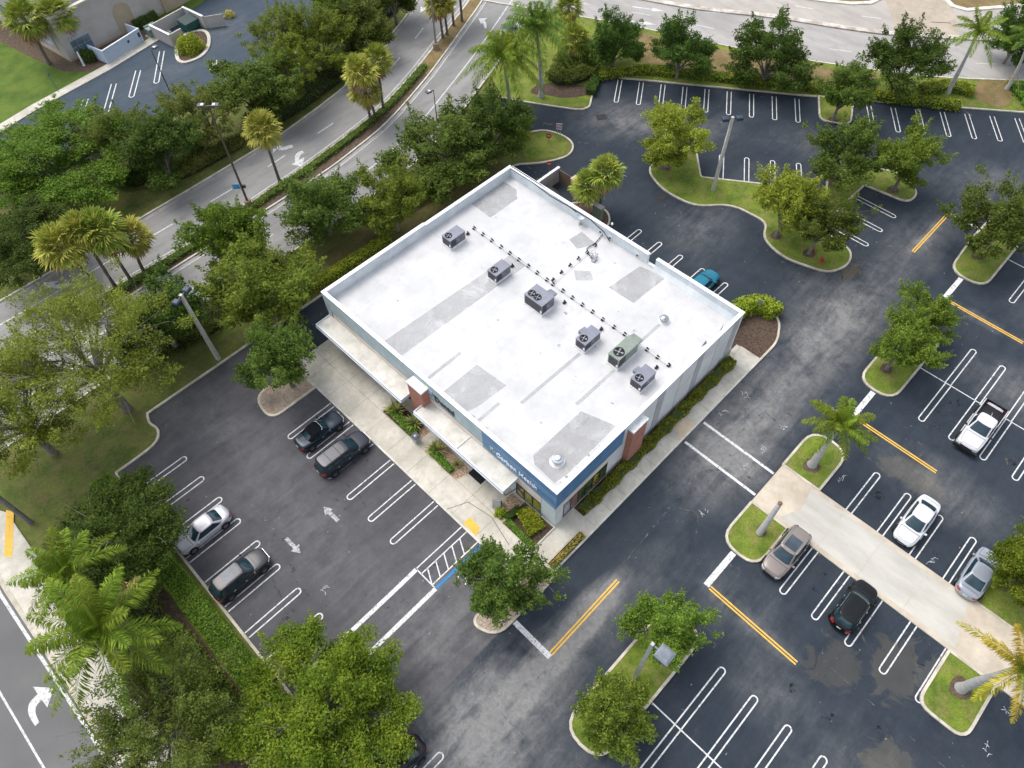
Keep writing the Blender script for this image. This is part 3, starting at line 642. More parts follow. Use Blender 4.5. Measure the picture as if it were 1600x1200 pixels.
nt.links.new(mth(nt, 'ADD', sx.outputs[0], sx.outputs[1]), cx.inputs[0]); nt.links.new(sx.outputs[2], cx.inputs[1]); nt.links.new(cx.outputs[0], br.inputs['Vector'])
nt.links.new(mixc(nt, mth(nt, 'MULTIPLY', ramp(nt, noise(nt, coords(nt), 1.2, 5), .4, .7), .5), br.outputs[0], (.42, .22, .15)), b.inputs['Base Color']); BRICK = m
def glass(name, c, rough=.06, spec=.6):
    m, nt, b = _base(name); _set(b, rough, 0, spec, .15)
    f = noise(nt, coords(nt), .9, 3); nt.links.new(ramp(nt, f, .35, .7, c, tuple(min(1, x * 1.7 + .008) for x in c)), b.inputs['Base Color']); return m
GLASS = glass('window_glass', (.012, .022, .026))
DARKMETAL = plain('dark_bronze_frame', (.03, .03, .035), .4, .5)
BLACK = plain('black_rubber', (.012, .012, .013), .7)
GREYMETAL = plain('grey_metal', (.30, .31, .33), .45, .4, var=.2)
STEEL = plain('galvanised_steel', (.48, .49, .51), .35, .7, var=.15)

bd = thing('commercial_building', 'large white flat roofed shop building with blue corner fascia, brick pillars and rooftop units', 'building')
mb = MB()
t = .25
# front (X = 0), left (Y = BY), back (X = BX), right (Y = 0) walls, each with its own slab
mb.box(0, t, 0, BY, 0, TOP); F = mb.build('wall', STUCCO, bd)
mb = MB(); mb.box(t, BX, 0, t, 0, TOP); mb.build('wall', STUCCO_S, bd)
mb = MB(); mb.box(t, BX, BY - t, BY, 0, TOP - .12); mb.box(t, 12.1, BY - t + .002, BY - .002, TOP - .12, TOP); mb.build('wall', STUCCO_S, bd)
mb = MB(); mb.box(BX - t, BX, t, 9.35, 0, TOP - .01); mb.box(BX - t, BX, 9.35, 10.25, 0, DECK + .10); mb.box(BX - t, BX, 10.25, BY - t, 0, TOP - .03); mb.build('wall', STUCCO_S, bd)
mb = MB(); mb.box(t, BX - t, t, BY - t, DECK - .3, DECK); mb.build('roof', ROOFW, bd)
mb = MB(); e = .02
mb.box(t, t + e, t + e, BY - t - e, DECK, TOP - .2); mb.box(BX - t - e, BX - t, t + e, 9.35, DECK, TOP - .06); mb.box(BX - t - e, BX - t, 10.25, BY - t - e, DECK, TOP - .08)
mb.box(t, BX - t, BY - t - e, BY - t, DECK, TOP - .17); mb.box(t, BX - t, t, t + e, DECK, TOP - .2)
# stepped cant at the foot of the back parapet
mb.add([(BX - t - .35, t + e, DECK + .01), (BX - t - e, t + e, DECK + .5), (BX - t - e, 9.35, DECK + .5), (BX - t - .35, 9.35, DECK + .01)], [(3, 2, 1, 0)])
mb.build('parapet_lining', PARAPET, bd)
mb = MB()
mb.box(-.05, t + .06, -.05, BY + .05, TOP, TOP + .05); mb.box(t + .06, BX + .05, -.05, t + .06, TOP, TOP + .05)
mb.box(t + .06, 12.1, BY - t - .06, BY + .05, TOP, TOP + .05); mb.box(12.1, BX + .05, BY - t - .06, BY + .05, TOP - .12, TOP - .07)
mb.box(BX - t - .06, BX + .05, t + .06, 9.35, TOP - .01, TOP + .04); mb.box(BX - t - .06, BX + .05, 10.25, BY - t - .06, TOP - .03, TOP + .02); mb.box(BX - t - .02, BX + .02, 9.37, 10.23, DECK + .10, DECK + .13)
mb.build('coping', COPING, bd)
# weathered sheets of membrane lying on the roof
def rp(poly, mat, z, jag=0):
    mb = MB(); mb.sheet(poly, DECK + z); o = mb.build('roof_patch', mat, bd); return o
rp([(4.6, 13.3), (4.8, 10.0), (1.7, 10.2), (.5, 10.6), (.5, 13.3)], PATCHL, .004)
rp([(8.1, 1.0), (7.2, 3.9), (1.6, 3.9), (1.1, 3.3), (1.0, 1.1), (2.4, .9)], PATCH, .004)
rp([(.4, 20.9), (15.9, 20.2), (15.9, 18.2), (.4, 18.6)], PATCHL, .004)
rp([(22.9, 10.5), (23.4, 7.9), (19.0, 8.1), (18.9, 10.9)], PATCH, .004)
rp([(18.0, 28.0), (17.9, 25.2), (21.7, 25.2), (22.6, 26.2), (22.6, 28.0)], PATCH, .004)
rp([(20.6, 16.2), (22.3, 15.2), (22.6, 17.4), (21.0, 17.6)], PATCH, .004); rp([(18.3, 14.6), (19.3, 13.4), (18.6, 12.5), (17.5, 13.6)], PATCHL, .004)
for a, b_ in (((15.2, 4.9), (18.9, 4.9)), ((7.4, 4.6), (12.2, 4.6)), ((.7, 15.2), (4.5, 15.2)), ((4.4, 7.9), (11.5, 7.8)), ((.8, 9.2), (3.2, 9.2)), ((5.2, 3.0), (7.2, 3.0))):
    mb = MB(); mb.band([a, b_], .3, DECK + .008); mb.build('roof_patch', PATCHL, bd)
mb = MB()
for y in np.arange(2.2, 28, 2.9): mb.band([(.4, y), (BX - .4, y)], .02, DECK + .002)
for x in (6.3, 12.6, 18.4): mb.band([(x, .4), (x, BY - .4)], .018, DECK + .0025)
mb.build('membrane_seam', worn('membrane_seam', (.44, .44, .44), .42, 1.0, .8, .8), bd)
rs = random.Random(4)
mb = MB()
for k in range(70):       # scuffs along the front and right edges and round the roof
    if k < 30: x, y = .32 + rs.random() * .5, rs.uniform(.5, 17)
    elif k < 45: x, y = rs.uniform(.5, 8), .32 + rs.random() * .5
    else: x, y = rs.uniform(1, 23), rs.uniform(1, 27.5)
    r = rs.uniform(.03, .16); mb.sheet([(x + r * rs.uniform(.5, 1.2) * math.cos(a), y + r * 1.7 * rs.uniform(.4, 1.1) * math.sin(a)) for a in [2 * math.pi * j / 7 for j in range(7)]], DECK + .012)
tag(mb.build('roof_scuffs', plain('roof_scuff', (.34, .34, .335), .9, var=.3), bd), kind='stuff')
# front and side bands
mb = MB(); mb.box(-.035, 0, 7.85, BY - .02, 4.0, TOP - .02); mb.build('fascia', GREYGREEN, bd)
mb = MB(); mb.box(-.02, 0, 16.9, 27.55, 2.75, 3.97); mb.box(-.02, 0, 1.5, 14.2, 2.25, 3.5); mb.box(-.02, 0, 7.88, 14.2, 3.5, 3.97); mb.build('beige_band', BEIGE, bd)
mb = MB(); mb.box(-.045, 0, 7.85, 14.2, 3.96, 4.0); mb.box(-.045, 0, 15.95, 27.6, 3.96, 4.0); mb.box(-.045, 0, 27.56, 27.6, 2.75, 3.96); mb.build('band_trim', DARKMETAL, bd)
mb = MB(); mb.box(-.07, 0, -.07, 7.85, 3.5, TOP - .03); mb.box(0, 7.75, -.07, 0, 3.72, TOP - .03); bf = mb.build('blue_fascia', BLUEF, bd)
mb = MB()
for z in (4.85, 5.2, 3.75): mb.box(-.085, -.07, -.07, 7.5 if z > 4 else 7.8, z, z + .035)
mb.build('fascia_trim', BLUEL, bf)
mb = MB(); mb.box(.9, 6.2, -.03, 0, 2.75, 3.5); mb.build('beige_band', BEIGE, bd)
def facade_text(name, body, ystart, width, z, mat, parent, height=None, bold=0.0, x=-.075):
    Mx = Matrix(((0, 0, -1, 0), (-1, 0, 0, 0), (0, 1, 0, 0), (0, 0, 0, 1)))
    o = text_mesh(name, body, 1.0, .03, mat, parent, Matrix.Identity(4), bold)
    xs = [v.co.x for v in o.data.vertices]; ys = [v.co.y for v in o.data.vertices]
    k = width / (max(xs) - min(xs)); kz = (height / (max(ys) - min(ys))) if height else k
    o.data.transform(Matrix.Translation((-min(xs), -min(ys), 0))); o.data.transform(Matrix.Diagonal((k, kz, 1, 1))); o.data.transform(Mx)
    o.data.transform(Matrix.Translation((x - .03, ystart, z))); o.data.update(); return o
SIGNW = plain('white_sign_letter', (.85, .85, .85), .4, var=.03); SIGNB = plain('black_sign_letter', (.012, .012, .02), .4)
facade_text('sign_lettering', 'Carbon Health', 6.25, 4.35, 4.12, SIGNW, bd, .55, .004)
for (y, z, c, nm) in ((6.92, 4.62, (.25, .62, .36), 'green'), (6.70, 4.66, (.8, .8, .75), 'white'), (6.66, 4.28, (.75, .22, .06), 'orange'), (6.44, 4.42, (.12, .55, .42), 'teal'), (6.88, 4.36, (.55, .6, .15), 'olive')):
    mb = MB(); mb.lathe([(0, 0), (.095, 0), (.095, .04), (0, .04)], (-.115, y, z), 12, 'x', False); mb.build('sign_logo', plain(nm + '_sign_dot', c, .4), bd)
facade_text('sign_lettering', 'Dental', 13.45, 2.35, 4.35, SIGNB, bd, .72, .03, x=-.04)
LB = plain('pale_blue_sign', (.48, .66, .86), .4); mb = MB()
mb.box(-.08, -.04, 13.7, 14.5, 4.6, 5.25); lg = mb.build('sign_logo', LB, bd)
mb = MB(); mb.box(-.095, -.08, 13.6, 14.6, 5.14, 5.19); mb.box(-.095, -.08, 13.55, 13.62, 4.78, 5.14); mb.box(-.095, -.08, 13.75, 13.83, 4.6, 4.9); mb.box(-.095, -.08, 13.98, 14.06, 4.6, 4.85); mb.build('logo_outline', plain('navy_sign_line', (.05, .09, .22), .4), lg)
# canopies
def canopy(y0, y1, parts):
    mb = MB(); mb.box(-1.6, -.035, y0, y1, 2.95, 3.22); c = mb.build('canopy', CANOPY, bd)
    mb = MB(); mb.box(-1.72, -1.6, y0 - .06, y1 + .06, 2.92, 3.34); mb.box(-1.6, -.035, y0 - .06, y0, 2.92, 3.34); mb.box(-1.6, -.035, y1, y1 + .06, 2.92, 3.34); mb.box(-1.78, -1.72, y0 - .06, y1 + .06, 2.95, 3.05)
    mb.build('fascia', CANOPYF, c)
    for y in parts: mb = MB(); mb.box(-1.6, -.04, y - .06, y + .06, 3.22, 3.31); mb.build('ridge', plain('canopy_ridge', (.74, .73, .69), .7), c)
    return c
canopy(16.15, 27.95, []); c2 = canopy(4.0, 14.45, [9.4])
# canopy hangers, brick pillars
mb = MB(); mb.tube([(-1.5, 4.2, 2.9), (-1.45, 4.0, 2.2), (-.3, 3.9, 1.9), (-.05, 3.9, 2.2)], .035); mb.build('bracket', DARKMETAL, c2)
mb = MB(); mb.box(-.82, -.035, 14.2, 15.95, 0, 5.2); p = mb.build('brick_pillar', BRICK, bd); mb = MB(); mb.box(-.88, -.035, 14.14, 16.01, 5.2, 5.36); mb.build('cap', plain('pillar_cap', (.68, .67, .63), .6), p)
mb = MB(); mb.box(8.3, 10.1, -.55, 0, 0, 5.2); p = mb.build('brick_pillar', BRICK, bd); mb = MB(); mb.box(8.24, 10.16, -.6, 0, 5.2, 5.36); mb.build('cap', plain('pillar_cap', (.68, .70, .69), .6), p)
for x0, x1 in ((12.05, 12.95), (17.4, 18.25), (22.6, 23.45)):
    mb = MB(); mb.box(x0, x1, -.04, 0, 0, TOP - .04); mb.build('pilaster', GREYS, bd)
for x in (15.1, 20.4): mb = MB(); mb.box(x, x + .05, -.02, 0, 0, TOP - .05); mb.build('control_joint', GREYS, bd)
mb = MB(); mb.box(22.0, 23.9, -.08, 0, .12, 1.0); mb.build('base_trim', plain('sage_trim', (.30, .36, .28), .8), bd)
# windows: frame > coloured posters behind the glass
def window(axis, a0, a1, z0, z1, n, cols, off=.03):
    fr = MB(); pw = (a1 - a0) / n; ft = .06
    def bx(mb, p0, p1, q0, q1, d):
        if axis == 'x': mb.box(-off - d, -off + .0, p0, p1, q0, q1)
        else: mb.box(p0, p1, -off - d, -off, q0, q1)
    bx(fr, a0, a1, z0, z0 + ft, .05); bx(fr, a0, a1, z1 - ft, z1, .05)
    for k in range(n + 1):
        c = a0 + pw * k; bx(fr, max(a0, c - ft / 2), min(a1, c + ft / 2), z0 + ft, z1 - ft, .05)
    w_ = fr.build('window', DARKMETAL, bd)
    for k in range(n):
        mb = MB(); bx(mb, a0 + pw * k + ft / 2, a0 + pw * (k + 1) - ft / 2, z0 + ft, z1 - ft, .01); mb.build('pane', cols[k % len(cols)], w_)
    mb = MB(); bx(mb, a0 - .05, a1 + .05, z0 - .1, z0, .09); mb.build('sill', plain('window_sill', (.42, .42, .46), .6), w_)
def poster(name, c1, c2, s=1.6):
    m, nt, b = _base(name); _set(b, .15, 0, .6, .5)
    nt.links.new(ramp(nt, noise(nt, coords(nt), s, 2), .46, .54, c1, c2), b.inputs['Base Color']); return m
PY = poster('yellow_green_poster', (.28, .30, .05), (.38, .38, .10)); PYF = poster('yellow_face_poster', (.50, .40, .18), (.05, .05, .05), 1.1)
PO = poster('orange_poster', (.45, .14, .06), (.30, .22, .24)); PG = poster('dark_green_poster', (.03, .07, .03), (.12, .15, .05)); PW = poster('lilac_poster', (.30, .28, .34), (.42, .40, .44)); PYY = poster('yellow_black_poster', (.50, .42, .06), (.02, .02, .02), 2.2)
window('x', 1.52, 4.2, .35, 2.15, 3, [PY, PY, PYF], .0)
window('y', .95, 6.15, .5, 2.7, 6, [PW, PO, PG, PG, PYY, PG], .0)
window('x', 5.0, 7.0, .3, 2.2, 2, [GLASS], .0); window('x', 8.4, 13.6, .3, 2.2, 4, [GLASS], .0); window('x', 16.6, 27.3, .3, 2.6, 8, [GLASS], .0)
mb = MB(); mb.box(-.04, 0, 7.05, 8.35, .12, 2.4); dr = mb.build('door', GLASS, bd); mb = MB(); mb.tube([(-.1, 7.25, .8), (-.1, 7.25, 1.5)], .02); mb.build('handle', STEEL, dr)
# dark triangles painted as notch shadow on the right parapet near the back
mb = MB(); mb.add([(20.4, .1, TOP + .053), (21.6, .55, TOP + .053), (20.9, .55, DECK + .05), (18.8, .3, TOP + .053), (19.5, .75, TOP - .5), (18.9, .75, DECK + .3)], [(0, 1, 2), (3, 4, 5)]); mb.build('notch_shadow', plain('slate_notch_shadow', (.08, .085, .10), .6), bd)
SCW = plain('scupper_white', (.6, .61, .62), .5)
for y in (15.9, 14.7, 11.4):
    mb = MB(); mb.box(BX - t - .06, BX - t - e, y - .22, y + .22, DECK + .15, DECK + .6); sc_ = mb.build('roof_scupper', SCW, bd)
    mb = MB(); mb.box(BX - t - .07, BX - t - .06, y - .1, y + .1, DECK + .22, DECK + .42); mb.build('scupper_opening', BLACK, sc_)

# ------------------------------------------------------------------ things on the roof
ACGREY = plain('grey_cabinet_paint', (.21, .22, .265), .5, .1, var=.14, scale=1.5); ACSIDE = plain('dark_cabinet_panel', (.13, .13, .15), .5, .2, var=.3, scale=2); ACGREEN = plain('sage_cabinet_paint', (.215, .255, .215), .5, .1, var=.1)  # grey cabinets: side panels darker than the lid
ACDARK = plain('condenser_coil', (.05, .05, .06), .5, .3, var=.3, scale=20); CURB = plain('roof_curb_white', (.70, .70, .69), .7)
def ac_unit(label, x0, x1, y0, y1, h, fans, hood, mat, louvre=True):
    cx, cy = (x0 + x1) / 2, (y0 + y1) / 2; L, Wd = x1 - x0, y1 - y0
    t = thing('rooftop_air_conditioner', label, 'air conditioner', (cx, cy, DECK), 0, 'air conditioners on the white roof')
    mb = MB(); mb.box(-L / 2 - .06, L / 2 + .06, -Wd / 2 - .06, Wd / 2 + .06, 0, .22); mb.build('curb', CURB, t)
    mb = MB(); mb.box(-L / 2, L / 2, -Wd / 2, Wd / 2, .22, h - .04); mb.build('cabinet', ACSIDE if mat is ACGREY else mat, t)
    mb = MB(); mb.box(-L / 2 - .03, L / 2 + .03, -Wd / 2 - .03, Wd / 2 + .03, h - .04, h); mb.build('lid', mat, t)
    mb = MB(); mb.box(-L / 2 - .012, -L / 2, -Wd / 2 + .1, Wd / 2 - .1, .32, h - .14); mb.box(-L / 2 + .1, -L / 2 + L * .36, -Wd / 2 - .012, -Wd / 2, .32, h - .14); mb.build('coil_panel', ACDARK, t)
    mb = MB()
    for k in (.45, .62, .80): mb.box(-L / 2 + L * k, -L / 2 + L * k + .02, -Wd / 2 - .01, -Wd / 2, .3, h - .1)
    mb.box(-L / 2 + L * .5, -L / 2 + L * .56, -Wd / 2 - .012, -Wd / 2, .6, .8); mb.build('access_panel', plain('panel_seam', (.30, .30, .33), .5), t)
    mb = MB(); mb.box(-L / 2 - .014, -L / 2 - .0, -Wd / 2 + .02, -Wd / 2 + .2, .35, .65); mb.build('data_plate', plain('white_plate', (.72, .74, .76), .4), t)
    for fx, fy, r in fans:
        mb = MB(); mb.lathe([(r, 0), (r + .05, .0), (r + .05, .07), (r, .07)], (fx, fy, h), 20, 'z'); f = mb.build('fan_guard', BLACK, t)
        mb = MB(); mb.lathe([(0, .012), (r, .012)], (fx, fy, h), 20, 'z', False); mb.build('fan_well', BLACK, f)
        mb = MB()
        for k in range(4):
            a = k * math.pi / 2 + .3
            mb.add([(fx + .05 * math.cos(a), fy + .05 * math.sin(a), h + .02), (fx + r * .92 * math.cos(a - .25), fy + r * .92 * math.sin(a - .25), h + .03), (fx + r * .92 * math.cos(a + .25), fy + r * .92 * math.sin(a + .25), h + .05)], [(0, 1, 2)])
        mb.lathe([(0, .06), (r * .25, .06), (r * .25, .02)], (fx, fy, h), 12); mb.build('fan_blade', GREYMETAL, f)
        mb = MB()
        for k in (.4, .7): mb.band([(fx + r * k * math.cos(a), fy + r * k * math.sin(a)) for a in [2 * math.pi * j / 16 for j in range(16)]], .015, h + .072, closed=True)
        mb.build('fan_grille', DARKMETAL, f)
    if hood:
        hx0, hx1, hy0, hy1, z0, z1 = hood
        mb = MB(); v = [(hx0, hy0, z1), (hx1, hy0, z0), (hx1, hy1, z0), (hx0, hy1, z1), (hx0, hy0, z0 - .25), (hx1, hy0, z0 - .08), (hx1, hy1, z0 - .08), (hx0, hy1, z0 - .25)]
        mb.add(v, [(0, 1, 2, 3), (0, 4, 5, 1), (1, 5, 6, 2), (2, 6, 7, 3), (4, 7, 6, 5), (0, 3, 7, 4)]); mb.build('rain_hood', mat, t)
    return t
ac_unit('single fan grey rooftop unit nearest the left parapet', 12.2, 14.1, 24.7, 25.85, 1.18, [(-.55, .1, .29)], None, ACGREY)
ac_unit('single fan grey rooftop unit standing on the long grey roof strip', 12.1, 13.95, 18.5, 19.6, 1.15, [(-.5, .1, .30)], (-.6, .5, .52, .75, .75, .9), ACGREY)
ac_unit('wide grey rooftop unit with two fans side by side', 12.2, 13.8, 12.95, 15.05, 1.35, [(-.3, .62, .30), (-.3, -.05, .30)], (.75, 1.55, -.75, .05, .9, 1.15), ACGREY)
ac_unit('grey rooftop unit with stained lid between the twin fan unit and the green one', 11.75, 13.75, 7.55, 8.6, 1.15, [(-.55, .05, .31)], (-.2, .6, .45, .95, .95, 1.1), ACGREY)
ac_unit('sage green rooftop unit with one large fan', 12.3, 14.9, 4.4, 5.5, 1.4, [(-.62, .02, .42)], (1.2, 1.95, -.5, .5, 1.15, 1.4), ACGREEN)
ac_unit('grey rooftop unit nearest the right hand roof edge', 11.8, 13.7, 1.6, 2.7, 1.15, [(-.5, .05, .31)], (-.2, .55, .48, .95, .95, 1.1), ACGREY)
def vent(label, x, y, s, mat):
    t = thing('roof_vent', label, 'roof vent', (x, y, DECK), 0, 'round roof vents')
    mb = MB(); mb.lathe([(.62 * s, .005), (.45 * s, .05), (.3 * s, .08), (.3 * s, .38 * s)], seg=20); mb.build('vent_neck', CURB, t)
    mb = MB(); mb.lathe([(.28 * s, .36 * s), (.46 * s, .38 * s), (.47 * s, .44 * s), (.40 * s, .55 * s), (.25 * s, .66 * s), (0, .69 * s)], seg=22); c = mb.build('vent_cap', mat, t)
    mb = MB(); mb.lathe([(.475 * s, .40 * s), (.49 * s, .43 * s), (.475 * s, .46 * s)], seg=22); mb.lathe([(.3 * s, .615 * s), (.32 * s, .66 * s), (.24 * s, .68 * s)], seg=18); mb.build('vent_ring', GREYMETAL, c)
vent('galvanised mushroom vent in a clean white circle near the back right of the roof', 19.2, 4.9, .85, STEEL)
vent('white mushroom vent on the dirty grey roof patch at the front corner', 2.5, 2.2, 1.0, plain('white_vent_paint', (.66, .68, .71), .35, .3))
sup = [(731, 365), (741, 356.5), (754.6, 366), (768.5, 375.6), (783, 385.6), (796.6, 395.4), (810.6, 405.6), (800.6, 415.4), (825.6, 415.4), (839.4, 426), (854.6, 437), (864.4, 437), (864, 444), (877.5, 425.5), (891, 414.5), (904, 404), (917.5, 394), (930, 383), (879.5, 454), (894.5, 465), (910, 476), (882, 472.5), (926, 487), (942, 499), (939.5, 514), (959.5, 511), (976, 522), (1011, 546), (1027.5, 558), (1045, 570.5), (1026, 574)]
first = None
for px, py in sup:
    x, y = G(px, py, DECK + .1)
    if first is None:
        first = thing('pipe_support', 'small black pipe support block on the white roof', 'pipe support', (x, y, DECK), 0, 'pipe support blocks in a line across the roof')
        mb = MB(); mb.box(-.16, .16, -.11, .11, 0, .14); mb.build('foot', BLACK, first)
        mb = MB(); mb.tube([(0, 0, .14), (0, 0, .42)], .02, 6); mb.box(-.05, .05, -.09, .09, .3, .34); mb.build('rod', BLACK, first)
        continue
    c = first.copy(); SC.collection.objects.link(c); c.location = (x, y, DECK)
    for ch in list(first.children):
        d = ch.copy(); SC.collection.objects.link(d); d.parent = c
PIPEW = plain('white_gas_pipe', (.62, .62, .60), .5)
def rp3(pts, z): return [(*G(px, py, DECK + z), DECK + z) for px, py in pts]
mb = MB(); mb.tube(rp3([(741, 356.5), (854.6, 437), (864, 444), (976, 522), (1011, 546), (1045, 570.5)], .24), .035, 6); gp = mb.build('gas_pipe', PIPEW)
tag(gp, 'long thin white gas pipe along the row of black supports', 'pipe')
mb = MB(); mb.tube(rp3([(864.4, 440), (917.5, 394), (930, 383)], .24), .035, 6); tag(mb.build('gas_pipe', PIPEW), 'short white gas pipe branching towards the back parapet', 'pipe')
cb = [(BX - .28, BY - .4, TOP - .1), (BX - .26, 25, TOP - .1), (BX - .3, 22.5, TOP - .35), (BX - .3, 20, TOP - .2), (BX - .3, 17.2, TOP - .15), (BX - .4, 15.4, TOP - .5), (BX - .6, 14.5, DECK + .3)]
pts3 = [Vector(p) for p in cb]; q = rp3([(945, 362), (930, 380), (917, 388), (919, 397), (928, 404)], .12)
mb = MB(); mb.tube([tuple(p) for p in pts3] + q, .045, 6); tag(mb.build('cable', BLACK), 'thick black cable looping over the back parapet onto the roof', 'cable')
mb = MB(); mb.tube([(BX - .1, BY - .3, TOP + .07), (BX - .1, 24, TOP + .06), (BX - .2, 21.5, TOP - .12), (BX - .28, 19, TOP - .35)], .035, 6); tag(mb.build('cable', BLACK), 'thin black cable along the top of the back parapet', 'cable')
x, y = G(928, 405, DECK); t = thing('roof_pipe_cluster', 'tangle of bent grey pipes rising through a dirty roof patch', 'pipes', (x, y, DECK))
mb = MB()
for k in range(6):
    a = k * 1.1; mb.tube([(.25 * math.cos(a), .3 * math.sin(a), 0), (.25 * math.cos(a), .3 * math.sin(a), .45), (.32 * math.cos(a + .4), .3 * math.sin(a + .4), .58), (.45 * math.cos(a + .6), .45 * math.sin(a + .6), .4)], .035, 6)
mb.build('pipe', GREYMETAL, t); mb = MB(); mb.box(-.4, .1, -.3, .0, 0, .2); mb.box(-.1, .15, .1, .3, 0, .3); mb.build('junction_box', plain('box_grey', (.4, .4, .41), .5), t)
x, y = G(912, 338, DECK + .5); t = thing('satellite_dish', 'pale dish on a bracket against the back parapet', 'satellite dish', (BX - .55, 18.2, DECK))
mb = MB(); mb.lathe([(0, .05), (.18, .06), (.33, .12), (.40, .2)], (0, 0, .75), 18); mb.build('dish', plain('dish_grey', (.5, .55, .58), .5), t); mb = MB(); mb.tube([(0, 0, 0), (0, 0, .8)], .03, 6); mb.tube([(0, .35, .9), (-.1, .1, 1.2)], .015, 6); mb.box(-.25, .25, -.04, .04, 0, .06); mb.box(-.04, .04, -.25, .25, .061, .1); mb.build('bracket', GREYMETAL, t)
t = thing('roof_lamp', 'small white flood lamp on a bent arm above the back parapet', 'lamp', (BX - .2, 14.9, TOP + .02)); mb = MB(); mb.tube([(0, 0, -.9), (0, 0, .3), (.25, 0, .5)], .025, 6); mb.build('arm', GREYMETAL, t); mb = MB(); mb.lathe([(0, 0), (.11, .03), (.09, .2), (0, .24)], (.25, 0, .45), 12); mb.build('lamp_head', COPING, t)

# ------------------------------------------------------------------ vehicles
CARGLASS = glass('car_glass', (.008, .026, .036), .04, .6); TYRE = plain('tyre_rubber', (.016, .016, .017), .85); RIM = plain('alloy_rim', (.42, .43, .45), .3, .8)
TRIM = plain('black_car_trim', (.014, .014, .016), .45); CHROME = plain('chrome', (.55, .56, .58), .15, .9); LAMPR = plain('red_lamp', (.35, .012, .015), .15, 0, .6, .5); LAMPW = plain('clear_lamp', (.62, .65, .68), .12, 0, .7, .5)
PLATE = plain('number_plate', (.6, .6, .56), .5)
def paint(name, c, metal=.35):
    return plain(name, tuple(x * .8 for x in c), .26, metal * .6, .3, .22, .05, .8)
def vehicle(name, label, cat, pm, pos, ang, L, W, H, kind='sedan', roofmat=None):
    t = thing(name, label, cat, (pos[0], pos[1], .006), ang)
    hw = W / 2
    suv = kind in ('suv', 'van')
    belt = {'sedan': .90, 'suv': 1.04, 'van': 1.06, 'pickup': 1.08, 'convertible': .92}[kind]
    hood = {'sedan': .86, 'suv': 1.02, 'van': 1.0, 'pickup': 1.10, 'convertible': .88}[kind]
    nose = hood - {'sedan': .20, 'suv': .16, 'van': .18, 'pickup': .10, 'convertible': .18}[kind]
    tail = belt + (.06 if kind == 'sedan' else .0)
    S = 34; us = [.5 - .5 * math.cos(math.pi * i / S) for i in range(S + 1)]
    us = [.55 * a + .45 * (i / S) for i, a in enumerate(us)]
    bed0, bed1 = (.03, .385)
    rows = []
    for u in us:
        q = abs(2 * u - 1); pw_ = 7.5 if kind != 'pickup' else 12
        w_ = hw * max(.02, (1 - q ** pw_)) ** .30
        w_ *= 1 - .05 * max(0, u - .62) / .38 - .035 * max(0, .3 - u) / .3
        if u > .70: zt = hood + (nose - hood) * ((u - .70) / .30) ** 2.2
        elif u > .60: zt = belt + (hood - belt) * (u - .60) / .10
        elif u > .18: zt = belt
        else: zt = tail + (tail - .10 - tail) * max(0, (.06 - u) / .06)
        if kind == 'pickup' and bed0 < u < bed1: zt = .62
        edge = max(0, (q - .93) / .07); zt -= edge ** 2 * .16; zb = .20 + edge * .10
        cr = .05 if not (kind == 'pickup' and bed0 < u < bed1) else 0
        sec = [(.80, zb), (.965, zb + .06), (1.0, .42), (.995, .60), (.975, zt - .14), (.955, zt - .05), (.90, zt - .008), (.70, zt + cr * .45), (.38, zt + cr * .85), (0, zt + cr)]
        if kind == 'pickup' and bed0 < u < bed1: sec = [(.80, zb), (.965, zb + .06), (1.0, .42), (.995, .52), (.985, .56), (.97, .59), (.90, .62), (.70, .62), (.38, .62), (0, .62)]
        x = (u - .5) * L
        rows.append([(x, -a * w_, z) for a, z in sec] + [(x, a * w_, z) for a, z in sec[-2::-1]])
    n = len(rows[0]); mb = MB()
    f = [(i * n + j, (i + 1) * n + j, (i + 1) * n + j + 1, i * n + j + 1) for i in range(S) for j in range(n - 1)]
    f += [tuple(range(n)), tuple((S * n + j) for j in range(n))[::-1]]
    mb.add([p for r in rows for p in r], f, True); body = mb.build('body', pm, t)
    # cabin shell: rings from the belt to the roof
    zb = belt - .05; zt = H
    if kind == 'sedan': xr0, xr1, xf1, xf0, wb, wt = -.40 * L, -.20 * L, .075 * L, .245 * L, .90 * hw, .70 * hw
    elif kind == 'suv': xr0, xr1, xf1, xf0, wb, wt = -.475 * L, -.385 * L, .085 * L, .245 * L, .93 * hw, .74 * hw
    elif kind == 'van': xr0, xr1, xf1, xf0, wb, wt = -.48 * L, -.425 * L, .10 * L, .28 * L, .93 * hw, .76 * hw
    elif kind == 'pickup': xr0, xr1, xf1, xf0, wb, wt = -.125 * L, -.095 * L, .105 * L, .225 * L, .92 * hw, .72 * hw
    else: xr0, xr1, xf1, xf0, wb, wt = -.33 * L, -.17 * L, .04 * L, .185 * L, .90 * hw, .70 * hw
    NE = 5.0
    def ring(v, dx=0.0):
        a = v if v < 1 else 1
        x0, x1 = xr0 + (xr1 - xr0) * a, xf0 + (xf1 - xf0) * a; w2 = wb + (wt - wb) * a
        return (x0 + x1) / 2, (x1 - x0) / 2 + dx, w2 + dx, zb + (zt - .03 - zb) * (1 - (1 - a) ** 1.12)
    def front(fy, v, d=.012, sgn=1):
        c, hx, hy, z = ring(v, d); return (c + sgn * hx * (1 - abs(fy) ** NE) ** (1 / NE) - sgn * .05 * fy * fy, fy * hy, z)
    def side(gx, v, sgn, d=.012):
        c, hx, hy, z = ring(v, d); return (c + gx * hx, sgn * hy * (1 - abs(gx) ** NE) ** (1 / NE), z)
    vs = [0, .25, .5, .75, .92, 1.0]; K = 44; mb = MB(); pts = []
